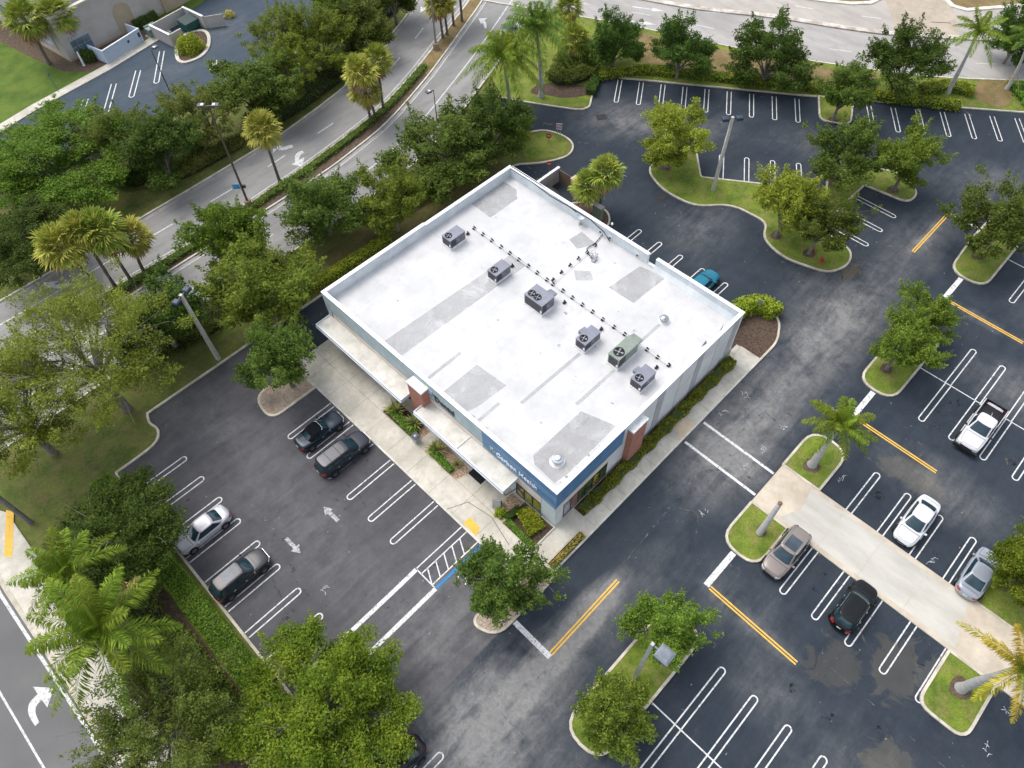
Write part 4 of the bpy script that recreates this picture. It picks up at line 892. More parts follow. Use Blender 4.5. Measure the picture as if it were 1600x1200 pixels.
    for v in vs:
        c, hx, hy, z = ring(v)
        for k in range(K):
            a = 2 * math.pi * k / K; ca, sa = math.cos(a), math.sin(a)
            fx = math.copysign(abs(ca) ** (2 / NE), ca); fy = math.copysign(abs(sa) ** (2 / NE), sa)
            pts.append((c + hx * fx - .05 * fy * fy * math.copysign(1, fx) * (abs(fx) > .9), hy * fy, z))
    c, hx, hy, z = ring(1)
    for s_, dz in ((.93, .016), (.7, .028), (.35, .034)):
        for k in range(K):
            a = 2 * math.pi * k / K; ca, sa = math.cos(a), math.sin(a)
            pts.append((c + hx * s_ * math.copysign(abs(ca) ** (2 / NE), ca), hy * s_ * math.copysign(abs(sa) ** (2 / NE), sa), z + dz))
    nr = len(pts) // K
    f = [(i * K + k, i * K + (k + 1) % K, (i + 1) * K + (k + 1) % K, (i + 1) * K + k) for i in range(nr - 1) for k in range(K)]
    f.append(tuple((nr - 1) * K + k for k in range(K))); mb.add(pts, f, True)
    cab = mb.build('cabin', roofmat or pm, t)
    def patch(name, fn, a0, a1, v0, v1, mat, parent, na=10, nv=4, flip=False):
        mb = MB(); P = [fn(a0 + (a1 - a0) * i / na, v0 + (v1 - v0) * j / nv) for j in range(nv + 1) for i in range(na + 1)]
        f = [(j * (na + 1) + i, j * (na + 1) + i + 1, (j + 1) * (na + 1) + i + 1, (j + 1) * (na + 1) + i) for j in range(nv) for i in range(na)]
        mb.add(P, [x[::-1] for x in f] if flip else f, True); return mb.build(name, mat, parent)
    patch('windshield_seal', lambda a, v: front(a, v, .006), -.96, .96, .04, .965, TRIM, t)
    patch('windshield', lambda a, v: front(a, v), -.90, .90, .12, .93, CARGLASS, t)
    if kind != 'convertible': patch('rear_window_seal', lambda a, v: front(a, v, .006, -1), -.90, .90, .10, .94, TRIM, t, flip=True)
    for sg in (-1, 1): patch('side_window_seal', lambda a, v, sg=sg: side(a, v, sg, .006), -.90 if suv else -.70, .80, .10, .90, TRIM, t, 12, 3, sg > 0)
    def deck(u, a, dz=.005):
        k = min(range(S), key=lambda q_: abs(us[q_] - u)); k = k if us[k] <= u else max(0, k - 1); f_ = (u - us[k]) / (us[k + 1] - us[k])
        def at(r):
            r = rows[r][len(rows[0]) // 2 - 3:len(rows[0]) // 2 + 4]; ys = [q_[1] for q_ in r]; w0 = max(ys) if max(ys) > 0 else .01
            y = a * w0; 
            for m_ in range(len(r) - 1):
                if r[m_][1] <= y <= r[m_ + 1][1]:
                    g = (y - r[m_][1]) / (r[m_ + 1][1] - r[m_][1] + 1e-9); return y, r[m_][2] + g * (r[m_ + 1][2] - r[m_][2])
            return y, r[0][2]
        y0, z0 = at(k); y1, z1 = at(k + 1); return ((u - .5) * L, y0 + (y1 - y0) * f_, z0 + (z1 - z0) * f_ + dz)
    def line(name, path, w_=.014):
        mb = MB(); P = [Vector(deck(*q_)) for q_ in path]; vs_ = []
        for i_, q_ in enumerate(P):
            d_ = (P[min(i_ + 1, len(P) - 1)] - P[max(i_ - 1, 0)]); n_ = Vector((-d_.y, d_.x, 0)).normalized() * w_; vs_ += [tuple(q_ + n_), tuple(q_ - n_)]
        mb.add(vs_, [(2 * i_, 2 * i_ + 2, 2 * i_ + 3, 2 * i_ + 1) for i_ in range(len(P) - 1)]); mb.build(name, TRIM, t)
    uh = xf0 / L + .5
    line('hood_gap', [(uh + .015 + .012 * (1 - abs(a) ** 2), a) for a in [-.92 + 1.84 * k / 10 for k in range(11)]], .022)
    line('hood_gap', [(uh + .01 + (.955 - uh) * k / 8, .90) for k in range(9)]); line('hood_gap', [(uh + .01 + (.955 - uh) * k / 8, -.90) for k in range(9)])
    line('hood_gap', [(.972 - .018 * abs(a) ** 2, a) for a in [-.9 + 1.8 * k / 8 for k in range(9)]], .012)
    if kind in ('sedan', 'convertible'): line('trunk_gap', [(xr0 / L + .5 - .012, a) for a in [-.85 + 1.7 * k / 8 for k in range(9)]])
    if kind == 'convertible': patch('rear_window', lambda a, v: front(a, v, .012, -1), -.55, .55, .22, .72, CARGLASS, t, flip=True)
    else: patch('rear_window', lambda a, v: front(a, v, .012, -1), -.84, .84, .22 if suv else .14, .9, CARGLASS, t, flip=True)
    wins = {'sedan': [(-.62, -.05), (.0, .70)], 'suv': [(-.88, -.45), (-.40, .10), (.15, .76)], 'van': [(-.90, -.42), (-.38, .12), (.17, .78)], 'pickup': [(-.82, -.05), (.03, .80)], 'convertible': [(-.35, .05), (.09, .78)]}[kind]
    for sg in (-1, 1):
        for a0, a1 in wins: patch('side_window', lambda a, v, sg=sg: side(a, v, sg), a0, a1, .16, .86, CARGLASS, t, 6, 3, sg > 0)
    if kind == 'convertible':
        mb = MB(); P = [front(-.95 + 1.9 * i / 10, .97, .02) for i in range(11)]; mb.tube(P, .025, 6); mb.build('windshield_frame', CHROME, t)
    # wheels and arches
    rw = {'sedan': .33, 'suv': .37, 'van': .35, 'pickup': .40, 'convertible': .34}[kind]
    for ux in (.315, -.31):
        for sg in (-1, 1):
            x = ux * L; yy = sg * (hw * (.955 if ux > 0 else .965))
            mb = MB(); mb.lathe([(0, 0), (rw + .07, 0), (rw + .07, .02), (0, .02)], (x, yy + sg * .012 + (.0 if sg > 0 else -.02), rw), 20, 'y', False); mb.build('wheel_arch', TRIM, t)
            wh = MB(); o = yy + sg * .02
            wh.lathe([(rw * .62, -.09), (rw * .97, -.09), (rw, -.05), (rw, .04), (rw * .96, .07), (rw * .66, .075), (rw * .62, .04)], (x, o, rw), 22, 'y')
            tag_w = thing('wheel', None, None); tag_w.parent = t
            wh.build('tyre', TYRE, tag_w)
            rm = MB(); rm.lathe([(0, .05 * sg), (rw * .2, .06 * sg), (rw * .24, .045 * sg)], (x, o, rw), 12, 'y'); rm.lathe([(rw * .56, .062 * sg), (rw * .65, .068 * sg), (rw * .65, .03 * sg)], (x, o, rw), 20, 'y')
            rm.lathe([(0, .0), (rw * .64, .0)], (x, o + .02 * sg, rw), 18, 'y', False)
            for k in range(5):
                a = 2 * math.pi * k / 5; d = Vector((math.cos(a), math.sin(a))); q = Vector((-d.y, d.x)) * rw * .09
                pp = [d * rw * .15 + q, d * rw * .6 + q * 1.3, d * rw * .6 - q * 1.3, d * rw * .15 - q]
                rm.add([(x + p.x, o + .058 * sg, rw + p.y) for p in pp], [(0, 1, 2, 3)])
            rm.build('rim', RIM, tag_w)
    # lamps, plate, grille, mirrors, handles
    def onbody(u, a, z, d=0.012):
        q = abs(2 * u - 1); w_ = hw * max(.02, (1 - q ** (7.5 if kind != 'pickup' else 12))) ** .30; return ((u - .5) * L, a * w_, z)
    for sg in (-1, 1):
        mb = MB(); zl = nose - .10
        # headlamp wraps the corner
        P = []
        for k in range(6):
            u = .940 + .052 * k / 5; q = 2 * u - 1
            w_ = hw * (1 - q ** (7.5 if kind != 'pickup' else 12)) ** .30 * (1 - .05 * (u - .62) / .38)
            for z in (zl - .10, zl + .02): P.append(((u - .5) * L + .012, sg * (w_ + .006), z))
            P.append(((u - .5) * L - .01, sg * w_ * .93, zl + .075))
        f = []
        for k in range(5): f += [(3 * k, 3 * k + 3, 3 * k + 4, 3 * k + 1), (3 * k + 1, 3 * k + 4, 3 * k + 5, 3 * k + 2)]
        mb.add(P, f, True); mb.build('headlight', LAMPW, t)
        mb = MB(); P = []; zl = belt - .10
        for k in range(6):
            u = .008 + .05 * k / 5; q = abs(2 * u - 1)
            w_ = hw * (1 - q ** (7.5 if kind != 'pickup' else 12)) ** .30 * (1 - .035 * (.3 - u) / .3)
            hh = .16 if not suv else .26
            for z in (zl - hh, zl): P.append(((u - .5) * L - .012, sg * (w_ + .006), z))
            P.append(((u - .5) * L - .002, sg * w_ * .94, zl + .05))
        f = []
        for k in range(5): f += [(3 * k, 3 * k + 1, 3 * k + 4, 3 * k + 3), (3 * k + 1, 3 * k + 2, 3 * k + 5, 3 * k + 4)]
        mb.add(P, f, True); mb.build('taillight', LAMPR, t)
        mb = MB(); xm = xf0 - .10 * L * .6; yw = sg * (hw + .02)
        mb.lathe([(0, -.09), (.07, -.08), (.10, 0), (.08, .07), (0, .08)], (xm, yw + sg * .07, belt + .06), 10, 'y'); mb.box(xm - .03, xm + .05, min(sg * (hw * .93), yw), max(sg * (hw * .93), yw), belt + .0, belt + .05); mb.build('mirror', TRIM if kind == 'pickup' else pm, t)
        mb = MB()
        for xx in (.02 * L, -.2 * L) if kind != 'convertible' else (-.04 * L,): mb.box(xx - .09, xx + .09, sg * hw * .985 - .02, sg * hw * .985 + .02, belt - .17, belt - .14)
        mb.build('door_handle', CHROME, t)
        mb = MB()
        for xx in ((.20 * L, -.04 * L, -.25 * L) if kind != 'convertible' else (.17 * L, -.12 * L)): mb.box(xx - .008, xx + .008, sg * hw * .985 - .012, sg * hw * .985 + .012, .35, belt - .16)
        mb.build('door_gap', TRIM, t)
    mb = MB(); mb.box(L / 2 - .035, L / 2 + .006, -hw * .5, hw * .5, .34, nose - .16); mb.build('grille', TRIM, t)
    mb = MB(); mb.box(L / 2 + .0, L / 2 + .012, -hw * .55, hw * .55, nose - .16, nose - .135); mb.build('grille_bar', CHROME, t)
    mb = MB(); mb.box(-L / 2 - .016, -L / 2 + .03, -.16, .16, belt - .36, belt - .22); mb.build('number_plate', PLATE, t)
    if kind == 'pickup':
        x0, x1 = (bed0 - .5) * L - .06, (bed1 - .5) * L + .02
        mb = MB()
        for sg in (-1, 1): mb.box(x0, x1, min(sg * hw * .985, sg * hw * .88), max(sg * hw * .985, sg * hw * .88), .55, 1.10)
        mb.build('bed_side', pm, t)
        mb = MB(); mb.box(x0 - .06, x0, -hw * .97, hw * .97, .48, 1.09); mb.box(-L / 2 - .08, -L / 2 + .06, -hw * .95, hw * .95, .38, .56); mb.build('tailgate', TRIM, t)
        mb = MB(); mb.box(x0, x1, -hw * .87, hw * .87, .62, .645)
        for sg in (-1, 1): mb.box(x0, x1, min(sg * hw * .875, sg * hw * .865), max(sg * hw * .875, sg * hw * .865), .645, 1.09); mb.box(x0 + .01, x1, min(sg * hw * .93, sg * hw * .87), max(sg * hw * .93, sg * hw * .87), 1.10, 1.112)
        mb.box(x1 - .02, x1, -hw * .86, hw * .86, .645, 1.09); mb.build('bed_liner', TRIM, t)
        mb = MB(); mb.box(L / 2 - .10, L / 2 + .09, -hw * .98, hw * .98, .36, .66); mb.build('bumper', TRIM, t)
        mb = MB(); mb.tube([(x0 + .7, .1, .68), (x0 + 1.25, .2, .68)], .03, 6); mb.box(x0 + 1.2, x0 + 1.5, .02, .3, .65, .72); mb.build('hitch_mount', STEEL, t)
    if suv:
        for sg in (-1, 1):
            mb = MB(); y = sg * wt * .90; zr = H + .03
            mb.tube([(xr1 + .15, y, H - .01), (xr1 + .3, y, zr), (xf1 - .35, y, zr), (xf1 - .2, y, H - .01)], .022, 6); mb.build('roof_rail', CHROME if 'taupe' in label else TRIM, t)
    return t
def seam(t, x0, x1, y0, y1, z, mat, name): mb = MB(); mb.box(x0, x1, y0, y1, z, z + .012); return mb.build(name, mat, t)
vehicle('convertible', 'dark blue two door convertible with black soft top parked beside the minivan', 'car', paint('dark_blue_car_paint', (.012, .026, .045)), (-7.75, 20.45), math.radians(-1), 4.55, 1.78, 1.40, 'convertible', plain('black_soft_top', (.007, .008, .010), .95, 0, .1))
v = vehicle('minivan', 'slate grey minivan with roof bars parked nose in to the front pavement', 'minivan', paint('slate_car_paint', (.036, .040, .056)), (-7.75, 17.15), math.radians(-1), 5.05, 1.95, 1.72, 'van')
for x in (-.35, -1.3): seam(v, x - .02, x + .02, -.66, .66, 1.755, TRIM, 'roof_bar')
vehicle('sedan', 'pearl white sedan half hidden under the dark trees on the left', 'car', paint('pearl_car_paint', (.56, .56, .60), .15), (-19.75, 19.75), math.radians(181), 4.65, 1.82, 1.44, 'sedan')
v = vehicle('sport_utility_car', 'dark grey sport utility car reflecting sky on its roof, reversed towards the hedge', 'car', paint('charcoal_car_paint', (.038, .040, .046)), (-19.75, 14.45), math.radians(0), 4.75, 1.88, 1.68, 'suv')
seam(v, -1.1, .15, -.52, .52, 1.712, glass('glass_roof', (.05, .06, .08), .22, .2), 'sunroof')
vehicle('sedan', 'black car mostly hidden beneath the bright green tree at the bottom', 'car', paint('black_car_paint', (.012, .014, .018)), (-19.94, -4.10), math.radians(180), 4.7, 1.85, 1.5, 'sedan')
vehicle('sedan', 'teal car parked close behind the building', 'car', paint('teal_car_paint', (.012, .20, .30), .2), (28.75, 6.75), math.radians(0), 4.6, 1.8, 1.45, 'sedan')
vehicle('pickup_truck', 'white double cab pickup truck with black bed and tailgate', 'pickup truck', paint('white_truck_paint', (.74, .74, .76), 0), (31.75, -20.05), math.radians(180), 5.75, 1.98, 1.84, 'pickup')
vehicle('sedan', 'bright white sedan beside the concrete walkway', 'car', paint('white_car_paint', (.76, .77, .80), 0), (20.1, -20.25), math.radians(180), 4.95, 1.85, 1.46, 'sedan')
vehicle('sedan', 'silver grey sedan with its nose under the tree at the right edge', 'car', paint('silver_car_paint', (.40, .44, .50), .4), (19.35, -25.6), math.radians(0), 4.75, 1.84, 1.46, 'sedan')
v = vehicle('sport_utility_car', 'taupe sport utility car with glass sunroof and chrome roof rails', 'car', paint('taupe_car_paint', (.30, .26, .235), .4), (10.7, -14.35), math.radians(180), 4.85, 1.92, 1.70, 'suv')
seam(v, -.95, .15, -.48, .48, 1.732, glass('sunroof_glass', (.03, .045, .06), .04), 'sunroof')
v = vehicle('sport_utility_car', 'glossy black sport utility car with dark roof facing the walkway', 'car', paint('jet_car_paint', (.004, .006, .007), .0), (10.55, -20.15), math.radians(0), 4.45, 1.85, 1.64, 'suv')
x, y = G(792, 50, .6); vehicle('sedan', 'dark blue car on the main road half hidden behind the royal palm fronds', 'car', paint('navy_car_paint', (.02, .05, .08)), (x, y), math.radians(26), 4.6, 1.8, 1.45, 'sedan')

# ------------------------------------------------------------------ lamps, signs and street furniture
CONCPOLE = mottled('concrete_pole', (.42, .40, .36), (.56, .54, .49), 2, (.33, .31, .28), 5, .4); DARKLAMP = plain('dark_blue_lamp', (.03, .045, .07), .4, .2); BRONZE = plain('bronze_pole', (.12, .09, .075), .5, .3)
LENS = plain('lamp_lens', (.6, .6, .58), .3)
def lot_lamp(label, base, h, ang, heads, mat=CONCPOLE, headmat=DARKLAMP, r=.17, size=.62):
    t = thing('parking_lot_lamp', label, 'lamp post', (*base, .0), math.radians(ang), 'lamp posts')
    mb = MB(); n = 4; s = r
    mb.add([(a * s * k, b * s * k, z) for z, k in ((0, 1), (h, .72)) for a, b in ((-1, -1), (1, -1), (1, 1), (-1, 1))], [(0, 1, 5, 4), (1, 2, 6, 5), (2, 3, 7, 6), (3, 0, 4, 7), (4, 5, 6, 7)]); mb.build('pole', mat, t)
    for sg in heads:
        mb = MB(); mb.box(min(.1 * sg, .42 * sg), max(.1 * sg, .42 * sg), -.05, .05, h - .22, h - .12); mb.build('arm', headmat, t)
        mb = MB(); c = sg * (.42 + size / 2); a = size / 2
        mb.add([(c - a, -a, h - .3), (c + a, -a, h - .3), (c + a, a, h - .3), (c - a, a, h - .3), (c - a, -a, h - .08), (c + a, -a, h - .08), (c + a, a, h - .08), (c - a, a, h - .08), (c - a * .7, -a * .7, h), (c + a * .7, -a * .7, h), (c + a * .7, a * .7, h), (c - a * .7, a * .7, h)],
               [(3, 2, 1, 0), (0, 1, 5, 4), (1, 2, 6, 5), (2, 3, 7, 6), (3, 0, 4, 7), (4, 5, 9, 8), (5, 6, 10, 9), (6, 7, 11, 10), (7, 4, 8, 11), (8, 9, 10, 11)]); hd = mb.build('lamp_head', headmat, t)
        mb = MB(); mb.box(c - a * .75, c + a * .75, -a * .75, a * .75, h - .315, h - .3); mb.build('lens', LENS, hd)
    return t
lot_lamp('concrete lamp post with blue box head among the trees left of the building', (-9.5, 33.9), 9.1, 25, (1, -1))
lot_lamp('concrete lamp post with two black heads on the big grass island', (41.4, 14.3), 9.4, -40, (1, -1))
lot_lamp('pale grey lamp post with one flat grey head between two small trees', (-4.35, -11.75), 8.7, -88, (1,), mat=plain('weathered_grey_pole', (.40, .41, .40), .6, .2), headmat=plain('pale_grey_lamp', (.17, .19, .22), .45, .2), r=.15, size=1.0)
def street_lamp(label, base, h, ang, mat=BRONZE, r=.14, sign=False, two=True, foot=True):
    t = thing('street_lamp', label, 'street lamp', (*base, .06), math.radians(ang), 'lamp posts')
    mb = MB(); mb.tube([(0, 0, 0), (0, 0, h)], [r, r * .55], 10); mb.build('pole', mat, t)
    if foot: mb = MB(); mb.lathe([(.42, 0), (.42, .85), (.36, .95), (0, .95)], seg=8, smooth=False); mb.build('base', plain('brown_concrete_base', (.28, .21, .16), .9), t)
    for sg in ((1, -1) if two else (1,)):
        mb = MB(); mb.tube([(0, 0, h - .05), (sg * .5, 0, h)], .05, 6); mb.build('arm', mat, t)
        mb = MB(); mb.box(min(sg * .35, sg * 1.0), max(sg * .35, sg * 1.0), -.25, .25, h - .05, h + .12); hd = mb.build('lamp_head', plain('grey_lamp_head', (.10, .10, .12), .4, .3), t)
        mb = MB(); mb.box(min(sg * .45, sg * .7), max(sg * .45, sg * .7), -.18, .18, h + .12, h + .16); mb.build('lamp_cap', LENS, hd)
    if sign:
        mb = MB(); mb.box(-.95, -.2, -.03, .03, 2.5, 3.15); mb.build('street_sign', plain('blue_sign', (.05, .30, .52), .4), t); mb = MB(); mb.box(.15, .45, -.12, .12, 2.7, 3.0); mb.build('sign_back', TRIM, t)
    return t
street_lamp('tall brown street lamp on the median with a blue street sign', (4.4, 49.5), 12.6, -45, sign=True)
x, y = G(677, 78); street_lamp('tall grey street lamp on the median below the top edge', (x + .3, y - .3), 11.5, -60, mat=plain('grey_pole', (.25, .24, .23), .5, .3))
x, y = G(265, 142); street_lamp('thin black lamp post in front of the neighbour parking bays', (x, y), 5.4, 20, DARKMETAL, .07, two=False, foot=False)
x, y = G(475, 153); street_lamp('slim dark lamp post in the bushes beside the main road', (x, y), 5.6, 0, DARKMETAL, .07, two=False, foot=False)
x, y = G(683, 190); street_lamp('short black lamp post with small head above the trees by the main road', (x, y), 4.2, 170, DARKMETAL, .07, two=False, foot=False)
def disc_sign(label, px, py, h, shape, ang, two=False):
    x, y = G(px, py); t = thing('road_sign', label, 'sign', (x, y, .08), math.radians(ang), 'signs at the exit drive')
    for yy in ((-.18, .18) if two else (0,)):
        mb = MB(); mb.tube([(0, yy, 0), (0, yy, h)], .03, 6); mb.build('post', STEEL, t)
    RED = plain('red_sign_face', (.42, .03, .04), .4); WH = plain('white_sign_face', (.72, .70, .70), .4)
    mb = MB()
    if shape == 'chevron':
        mb.box(.03, .05, -.34, .34, h - .75, h + .1); pl = mb.build('sign_plate', WH, t); mb = MB()
        for k in range(4): z = h - .72 + .2 * k; mb.add([(.056, -.32, z), (.056, .32, z + .12), (.056, .32, z + .22), (.056, -.32, z + .1)], [(0, 1, 2, 3)])
        mb.build('sign_stripe', plain('maroon_stripe', (.24, .03, .07), .4), pl)
    else:
        mb.add([(.05 + dx, .34 * math.cos(a), h + .34 * math.sin(a)) for dx in (0, .02) for a in [math.pi * (k + .5) / 4 for k in range(8)]], [tuple(range(8))[::-1], tuple(range(8, 16))] + [(i, (i + 1) % 8, 8 + (i + 1) % 8, 8 + i) for i in range(8)]); pl = mb.build('sign_plate', RED, t)
        mb = MB(); mb.box(.072, .08, -.2, .2, h - .05, h + .05); mb.build('sign_bar', WH, pl)
    return t
disc_sign('red and white striped marker sign on two posts at the kerb of the exit drive', 873, 214, 1.7, 'chevron', 222, True)
disc_sign('small red sign standing on the grass nose of the exit drive', 857, 224, 1.0, 'o', 215)
disc_sign('red sign in front of the small clipped hedge behind the building', 858, 272, 1.4, 'o', 215)
x, y = G(1282, 411); t = thing('fire_hydrant', 'red fire hydrant on the grass island', 'fire hydrant', (x, y, .1)); RED = plain('hydrant_red', (.42, .03, .03), .45)
mb = MB(); mb.lathe([(.18, 0), (.18, .06), (.12, .08), (.12, .5), (.16, .52), (.16, .58), (.13, .66), (.05, .74), (.04, .8), (0, .8)], seg=14); mb.build('barrel', RED, t)
mb = MB(); mb.tube([(-.26, 0, .42), (.26, 0, .42)], .07, 8); mb.tube([(0, 0, .38), (0, -.24, .38)], .09, 8); mb.build('outlet', RED, t)
x, y = G(1283, 397); t = thing('valve_marker', 'small red valve marker beside the hydrant', 'valve marker', (x - .25, y + .75, .1)); mb = MB(); mb.lathe([(.12, 0), (.12, .18), (.06, .24), (0, .26)], seg=10); mb.build('cap', RED, t); mb = MB(); mb.box(-.02, .02, -.09, .09, .24, .32); mb.build('handle', RED, t)
for (px, py, lb) in ((940, 183, 'dark storm drain grate near the top parking row'), (1034, 308, 'dark storm drain grate beside the big grass island')):
    x, y = G(px, py); t = thing('storm_drain', lb, 'drain', (x, y, .003), math.radians(-32 if py < 200 else 0), 'storm drains')
    mb = MB(); mb.box(-.62, .62, -.5, .5, -.02, .006); mb.build('pit', BLACK, t); mb = MB()
    for k in range(7): mb.box(-.55 + .17 * k, -.48 + .17 * k, -.42, .42, .006, .014)
    mb.build('grate', plain('iron_grate', (.06, .06, .06), .7, .3), t)
# sandwich board, trash bin, door mat
t = thing('sandwich_board', 'grey folding sign board standing on the pavement by the corner planting', 'sign board', (-1.85, 4.55, .125), math.radians(35)); BRD = plain('grey_board', (.22, .22, .22), .6, var=.3)
for sg in (-1, 1):
    mb = MB(); mb.add([(sg * .34, -.32, 0), (sg * .34, .32, 0), (sg * .04, .32, 1.05), (sg * .04, -.32, 1.05), (sg * .31, -.32, 0), (sg * .31, .32, 0), (sg * .01, .32, 1.05), (sg * .01, -.32, 1.05)], [(0, 1, 2, 3), (7, 6, 5, 4), (0, 3, 7, 4), (1, 5, 6, 2), (3, 2, 6, 7), (0, 4, 5, 1)]); mb.build('panel', BRD if sg > 0 else plain('pale_board', (.45, .45, .45), .6), t)
    mb = MB(); 
    for yy in (-.34, .32): mb.add([(sg * .355, yy, 0), (sg * .355, yy + .03, 0), (sg * .05, yy + .03, 1.08), (sg * .05, yy, 1.08)], [(0, 1, 2, 3)])
    mb.build('frame', DARKMETAL, t)
t = thing('trash_bin', 'square trash bin with dark lid at the end of the clipped hedge', 'trash bin', (-2.45, 13.85, .125), math.radians(5)); mb = MB(); mb.add([(a * k, b * k, z) for z, k in ((0, .24), (.8, .30)) for a, b in ((-1, -1), (1, -1), (1, 1), (-1, 1))], [(0, 1, 5, 4), (1, 2, 6, 5), (2, 3, 7, 6), (3, 0, 4, 7)]); mb.build('bin_body', plain('pale_bin', (.42, .44, .45), .6), t)
mb = MB(); mb.box(-.31, .31, -.31, .31, .8, .92); ld = mb.build('lid', plain('dark_bin_lid', (.03, .04, .06), .4), t); mb = MB(); mb.lathe([(0, .0), (.16, .0), (.14, .02), (0, .02)], (0, 0, .92), 14); mb.build('bin_opening', GREYMETAL, ld)
mb = MB(); mb.box(-1.5, -.75, 6.9, 8.4, .1215, .145); tag(mb.build('door_mat', plain('black_mat', (.012, .014, .018), .9)), 'large black door mat under the canopy edge', 'door mat')
# fenced yard behind the building
YW = mottled('yard_wall_stucco', (.36, .34, .31), (.44, .42, .39), .8)
t = thing('yard_wall', 'low grey enclosure wall behind the building with white coping', 'wall', (0, 0, 0)); mb = MB(); mb.box(24.0, 30.9, 27.7, 27.9, 0, 1.9); mb.build('wall_panel', YW, t); mb = MB(); mb.box(23.9, 30.95, 27.65, 27.95, 1.9, 1.97); mb.build('coping', COPING, t)
t = thing('yard_gate', 'wooden gate panels at the open end of the enclosure', 'gate', (0, 0, 0)); mb = MB()
for k in range(10): mb.box(30.7, 30.78, 25.6 + .2 * k, 25.78 + .2 * k, .1, 1.8)
mb.build('gate_board', plain('brown_gate_board', (.17, .12, .085), .8), t); mb = MB(); mb.box(30.78, 30.84, 25.6, 27.6, .4, .5); mb.box(30.78, 30.84, 25.6, 27.6, 1.5, 1.6); mb.build('gate_frame', STEEL, t)
t = thing('gate_pillar', 'tan block pillar at the end of the enclosure gate', 'pillar', (30.7, 25.2, 0)); mb = MB(); mb.box(-.35, .35, -.35, .35, 0, 1.9); mb.build('shaft', plain('tan_block', (.50, .34, .20), .9), t); mb = MB(); mb.box(-.4, .4, -.4, .4, 1.9, 2.0); mb.build('cap', plain('tan_cap', (.56, .44, .32), .9), t)
t = thing('dumpster', 'rusty red dumpster inside the enclosure behind the building', 'dumpster', (27.5, 26.3, 0)); mb = MB(); mb.add([(-.8, -.7, .1), (.8, -.7, .1), (.8, .7, .1), (-.8, .7, .1), (-1, -.85, 1.2), (1, -.85, 1.2), (1, .85, 1.4), (-1, .85, 1.4)], [(3, 2, 1, 0), (0, 1, 5, 4), (1, 2, 6, 5), (2, 3, 7, 6), (3, 0, 4, 7)]); mb.build('container', plain('rust_red', (.22, .06, .04), .8, var=.3), t); mb = MB(); mb.add([(-1.02, -.87, 1.21), (1.02, -.87, 1.21), (1.02, .87, 1.42), (-1.02, .87, 1.42)], [(0, 1, 2, 3)]); mb.build('lid', BLACK, t)
x, y = G(932, 322, 1.0); t = thing('green_utility_cabinet', 'tall green utility cabinet beside the palm behind the building', 'utility cabinet', (29.2, 20.6, .1)); mb = MB(); mb.box(-.25, .25, -.55, .55, 0, 1.75); mb.build('cabinet', plain('utility_green', (.16, .20, .14), .6), t); mb = MB(); mb.box(-.3, .3, -.6, .6, 1.75, 1.82); mb.build('lid', plain('utility_lid', (.42, .42, .38), .6), t)
x, y = G(1196, 497); t = thing('stop_sign_back', 'pale metal sign post in the shrubs behind the building corner', 'sign', (29.6, .9, .1)); mb = MB(); mb.tube([(0, 0, 0), (0, 0, 1.9)], .03, 6); mb.build('post', STEEL, t); mb = MB(); mb.lathe([(0, 0), (.3, 0), (.3, .02), (0, .02)], (0, 0, 1.8), 8, 'x', False); mb.build('sign_plate', STEEL, t)
x, y = G(1122, 589, .3); t = thing('valve_box', 'small pale green box in the wall shrubs', 'utility box', (x, y, .12)); mb = MB(); mb.box(-.2, .2, -.14, .14, 0, .45); mb.build('box', plain('pale_green_box', (.42, .56, .44), .5), t); mb = MB(); mb.box(-.22, .22, -.16, .16, .45, .5); mb.build('lid', plain('pale_green_lid', (.5, .62, .5), .5), t)
x, y = G(22, 790); t = thing('utility_pole', 'thick grey wooden pole beside the corner sidewalk at the left edge', 'pole', (*G(50, 818), 0)); mb = MB(); mb.tube([(0, 0, 0), (.1, .3, 9)], [.22, .16], 10); mb.build('pole', mottled('grey_wood', (.16, .15, .14), (.24, .22, .2), 3), t); mb = MB(); mb.box(-.9, 1.1, .2, .36, 8.2, 8.35); mb.build('crossarm', plain('crossarm_wood', (.2, .18, .16), .9), t)

